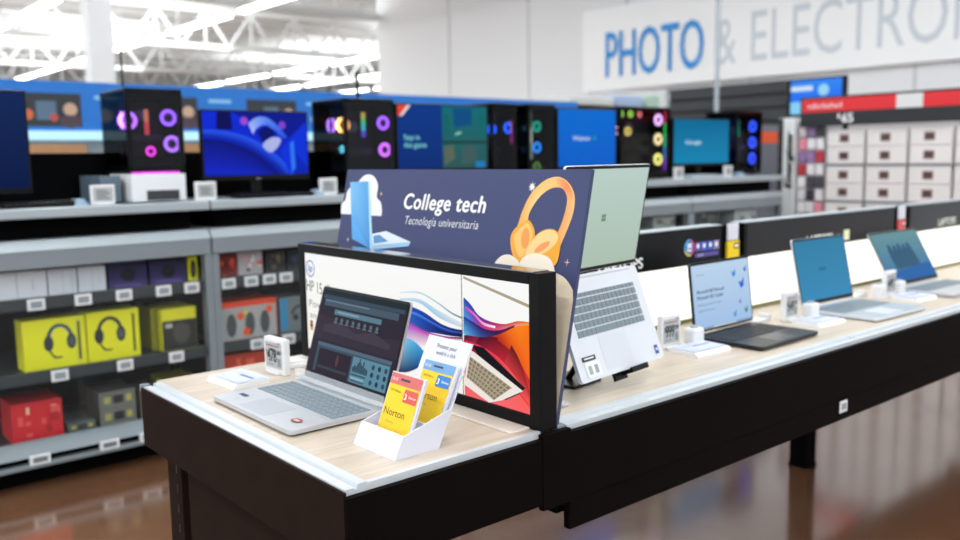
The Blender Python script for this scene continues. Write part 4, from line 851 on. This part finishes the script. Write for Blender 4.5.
def s5(a, x0, y0, x1, y1):
    W, H = x1-x0, y1-y0; S = uv(x0, y0, x1, y1); a.grad(x0, y0, x1, y1, SCRC, ['3c7cae', '6a9aa0'], L=1)
    for i in range(5): a.poly(smooth([S(.25+i*.1, .25+.04*(i % 2)), S(.31+i*.1, .3), S(.36+i*.1, .7), S(.26+i*.1, .75), S(.22+i*.1, .5)], 4, True), SCRC, '34607e', L=2+i)
    a.poly([S(0, .82), S(1, .7), S(1, 1), S(0, 1)], SCRC, '2468b0', L=8)
laptop('laptop with teal screen and dark leaf shapes at the right photo edge', 2.91, .333, T+.0135, -.022, .40, .23, .237, 1.077, SIL, KEYS, SIL, s5, chin=.02)
# ================================================================== HEADER DISPLAYS on the run
def header(label, x0, x1, art, top='161618'):
    t = thing('backlit_header_display', label, 'display', (x0, .505, T)); W = x1-x0; H = .308
    g = G(); g.box(0, W, .006, .06, 0, H, BLK, .002); g.box(0, .012, 0, .006, .0, H, BLK); g.box(W-.012, W, 0, .006, .0, H, BLK); g.box(0, W, -.001, .06, H, H+.004, GRL, .001); g.build('frame', t)
    g = G(); g.box(.013, W-.013, 0, .005, .014, .188, OPAL); g.build('light_panel', t)
    g = G(); g.box(.013, W-.013, -.002, .005, .19, H-.002, mat('header_face_'+top, top, rough=.3, spec=.12), .001); g.build('header_board', t)
    g = G(); g.box(.013, W-.013, -.003, .005, 0, .013, mat('olive_ledge', '7d7a50', rough=.4)); g.build('ledge', t)
    a = G().plane((0, -.002, 0), (1, 0, 0), (0, 0, 1)); b = G().plane((0, -.002, 0), (1, 0, 0), (0, 0, 1)); art(a, b, W); a.build('lettering', t)
    if b.v: b.build('badge', t)
    return t
def h1(b, a, W):
    b.text('LAPTOPS', W-.615, .203, .032, PRC, 'f4f4f4', L=1, width=.20, bold=.03, shear=.0)
    K = .25
    a.disc(1.07-K, .247, .028, PRC, '2458a8', L=1); a.arc(1.07-K, .247, .028, .007, 1.5, 3.6, PRC, '40b0e0', L=2); a.arc(1.07-K, .247, .028, .007, 3.6, 5.0, PRC, 'e0d040', L=2); a.arc(1.07-K, .247, .028, .007, 5.0, 7.6, PRC, 'd04070', L=2); a.rect(1.058-K, .234, 1.082-K, .262, PRC, 'e8ecf4', L=3); a.rect(1.063-K, .242, 1.077-K, .246, PRC, '202a50', L=4)
    for i, c in enumerate(('6848a8', '4060c0', '3858c0', '8a80a0')): a.rect(1.1-K+i*.034, .232, 1.131-K+i*.034, .262, PRC, c, L=1); a.disc(1.116-K+i*.034, .249, .008, PRC, 'f0f0f8', L=2)
    a.rect(1.1-K, .212, 1.23-K, .226, PRC, '5a4a9a', L=1); a.text('AI PC', 1.115-K, .214, .009, PRC, 'e8e8f4', L=2)
def h2(b, a, W):
    b.text('LAPTOPS', W-.72, .203, .032, PRC, 'f0f0e8', L=1, width=.19, bold=.03); a.rect(W-.44, .199, W-.395, .24, PRC, 'f2f0c8', L=1)
header('backlit display with black header and round colour badge behind the tilted laptop', .80, 1.80, h1)
header('long backlit display with grey header behind the plain blue laptop', 1.935, 3.065, h2, '2a2a2d')
header('backlit display at the far right end of the counter', 3.20, 4.35, lambda a, b, W: a.text('LAPTOPS', .3, .203, .032, PRC, 'f0f0e8', L=1, width=.19, bold=.03), '3a3c40')
def post_tag(x, col, l):
    t = thing('sale_tag', l, 'tag', (x, .50, T)); g = G(); g.box(-.06, .06, .012, .05, 0, .305, BLKM, .002); g.build('post', t)
    g = G(); g.box(-.03, .03, .003, .011, .255, .312, WHC, .001); g.build('card', t)['label'] = 'white upper card'
    g = G(); g.box(-.034, .034, .001, .011, .185, .252, mat('tag_'+col, col, rough=.5), .001); g.plane((0, .001, 0), (1, 0, 0), (0, 0, 1)); g.rect(.0, .225, .03, .245, PRC, '3a3420', L=1); g.rect(.004, .23, .026, .24, PRC, 'f4f4e8', L=2); g.build('card', t)['label'] = 'coloured lower card'
post_tag(1.867, 'f2cf12', 'black post with white card above yellow card between two backlit displays')
post_tag(3.132, 'e05858', 'black post with white card above red card near the right photo edge')
# ================================================================== SMALL THINGS ON THE COUNTER
eink('white price tag reading $478 beside the front silver laptop', .300, .826, -1.5, w=.094, h=.094, txt='478', z=T, th=.02)
eink('white price tag right of the tilted pale laptop', 1.272, .305, -.02, w=.085, h=.096, z=T, txt='999')
eink('white electronic price tag between the black laptop and the plain blue laptop', 1.890, .292, -.02, w=.08, h=.096, z=T, txt='549')
eink('white electronic price tag near the right photo edge before the teal leaf laptop', 2.61, .30, -.02, w=.08, h=.096, z=T, txt='649')
def puck(x, y, l):
    t = thing('security_puck', l, 'security device', (x, y, T)); g = G(); g.box(-.026, .026, -.02, .02, 0, .052, WHT, .008); g.build('body', t); g = G(); g.box(-.03, .03, -.024, .024, 0, .006, WHT, .002); g.build('base', t); g = G(); g.cyl((.0, 0, .052), (0, 0, .057), .012, GRL, 16); g.build('button', t)
puck(1.352, .285, 'white block-shaped security device left of the black laptop'); puck(1.975, .272, 'white block-shaped security device left of the plain blue laptop'); puck(2.672, .30, 'white block-shaped security device near the right photo edge')
puck(2.53, .31, 'white block-shaped security device left of the rightmost price tag')
def spec(l, x, y, rz, w, d, txt=True):
    t = thing('spec_card', l, 'information card', (x, y, T), rz)
    g = G(); g.prism([(-d/2, 0), (-d/2, .004), (-d/2+.01, .012), (d/2, .014), (d/2, 0)], -w/2, w/2, mat('acrylic_block', 'eef0f4', rough=.15), lambda X, Y, Z: (Z, X, Y)); g.build('block', t)
    a = G().plane((0, 0, .0138), (1, 0, 0), (0, 1, 0)); a.rect(-w*.46, -d*.34, w*.46, d*.46, PRC, 'ccd4f2', L=1); a.rect(-w*.1, d*.1, w*.38, d*.18, PRC, '4a5ca0', L=2); a.text('Core i5', -w*.4, -d*.2, .006, PRC, '6a78b0', L=2)
    for i in range(3): a.rect(-w*.4, d*(.3-i*.08), w*(.0+.1*i), d*(.32-i*.08), PRC, 'a8b0c8', L=2)
    a.build('print', t)
spec('white acrylic spec card lying left of the silver front laptop', .192, .812, -1.50, .135, .10)
spec('white acrylic spec card lying before the black laptop', 1.295, .222, -.03, .15, .1)
spec('white acrylic spec card lying before the plain blue laptop', 1.91, .205, -.03, .15, .1)
spec('white acrylic spec card lying at the right photo edge', 2.60, .205, -.03, .15, .1)
g = G(); g.box(-.045, .045, -.045, .045, 0, .012, WHT, .003); g.box(-.02, .03, -.03, .03, .012, .016, WHT, .002); o = g.build('charging_pad'); o.location = (.375, .88, T); tag(o, 'flat white pad behind the $478 price tag, under the lit advert', 'pad')
g = G(); g.box(-.05, .05, -.02, .02, 0, .01, WHT, .003); g.box(.03, .05, -.02, .02, .01, .022, WHT, .003); o = g.build('cable_clip'); o.location = (1.80, .36, T); tag(o, 'flat white clip on the counter right of the black laptop hinge', 'cable clip')
g = G(); g.box(-.05, .05, -.02, .02, 0, .01, WHT, .003); g.box(.03, .05, -.02, .02, .01, .022, WHT, .003); o = g.build('cable_clip'); o.location = (2.50, .38, T); tag(o, 'flat white clip on the counter right of the plain blue laptop hinge', 'cable clip')
# card holder
t = thing('card_holder', 'white stepped card holder standing before the lit advert', 'card holder', (.1425, .058, T+.0005)); hy = .14
X = lambda p: (p[0]-.1425, p[1]-T)
sidep = [X(p) for p in ((.1435, .80), (.164, .841), (.279, .873), (.243, .80))]
for yy in (0, hy-.0025):
    g = G(); g.prism(sidep, yy, yy+.0025, WHC, lambda x, y, z: (x, z, y)); g.build('side_wall', t)
g = G(); g.prism([X(p) for p in ((.1425, .80), (.163, .841), (.1665, .841), (.146, .80))], -.0005, hy+.0005, WHC, lambda x, y, z: (x, z, y)); g.build('front_wall', t)
g = G(); g.prism([X(p) for p in ((.143, .80), (.160, .833), (.1595, .834), (.1415, .80))], .006, hy-.006, mat('lip_lilac', 'd9d8ec', rough=.4), lambda x, y, z: (x, z, y)); g.build('front_lip', t)
g = G(); g.prism([X(p) for p in ((.243, .80), (.3325, .989), (.335, .988), (.2455, .80))], .001, hy-.001, WHC, lambda x, y, z: (x, z, y)); g.build('back_panel', t)
g = G(); g.prism([X(p) for p in ((.146, .801), (.243, .801), (.243, .803), (.146, .803))], .003, hy-.003, WHC, lambda x, y, z: (x, z, y)); g.prism([X(p) for p in ((.205, .801), (.207, .801), (.225, .85), (.223, .85))], .003, hy-.003, WHC, lambda x, y, z: (x, z, y)); g.build('tray', t)
nv = V3((.0895, 0, .189)).normalized()
a = G().plane((.3325-.1425, hy, .189), (0, -1, 0), nv); a.text('Protect your', hy*.5, -.022, .0085, PRC, '50545a', L=2, align='CENTER'); a.text('world in a click', hy*.52, -.036, .0085, PRC, '50545a', L=2, align='CENTER', width=.062); a.build('lettering', t)
def card(l, px_tl, px_tr, px_bl, x0, z0, ang_, y0, w, h, head, badge, brand):
    t = thing('software_card', l, 'card', (x0, y0, z0)); v = V3((math.sin(ang_), 0, math.cos(ang_))); n_ = V3((-math.cos(ang_), 0, math.sin(ang_)))
    g = G(); f = lambda x, y, z: tuple(V3((0, -x, 0))+v*y+n_*z)
    g.prism(rrect(0, 0, w, h, .002, 2), -.006, 0, WHC, f); g.build('box', t)
    a = G().plane((0, 0, 0), (0, -1, 0), v); a.rect(.002, .002, w-.006, h-.002, PRC, 'f5cc1a', L=1); a.rect(.002, h*.83, w-.006, h-.002, PRC, head, L=2); a.poly(rrect(w*.52, h*.62, w*.92, h*.8, .003), PRC, badge, L=3)
    a.text('3', w*.56, h*.66, .011, PRC, 'ffffff', L=4, bold=.03); a.text('Devices', w*.68, h*.69, .005, PRC, 'ffffff', L=4); a.rect(w*.32, h*.9, w*.6, h*.93, PRC, '3a3a44', L=4); a.text('SAVE', w*.06, h*.88, .006, PRC, 'f6e8e8', L=4)
    a.text(brand, w*.08, h*.4, .014, PRC, '6a5c14', L=3, width=w*.62); a.text('360 Deluxe', w*.1, h*.73, .005, PRC, '8a7410', L=3); a.text('Antivirus', w*.2, h*.3, .005, PRC, 'b89a20', L=3)
    a.arc(w*.17, h*.13, .008, .0015, 0, 2*PI, PRC, '8a7410', L=3); a.disc(w*.8, h*.08, .01, PRC, 'fdf2c0', L=3); a.build('print', t)
card('yellow and red security software card at the front of the white holder', 0, 0, 0, .176, .8055, .38, .178, .107, .139, 'd66a68', 'd8564c', 'Norton')
card('yellow and blue security software card at the back of the white holder', 0, 0, 0, .2475, .8335, .4424, .170, .105, .128, '6ea0d0', '2c7cc8', 'Norton')
# ------------------------------------------------------------------ view
SC.view_settings.view_transform = 'Standard'; SC.view_settings.look = 'None'; SC.view_settings.exposure = 0.04; SC.view_settings.gamma = 1; SC.view_settings.use_curve_mapping = False
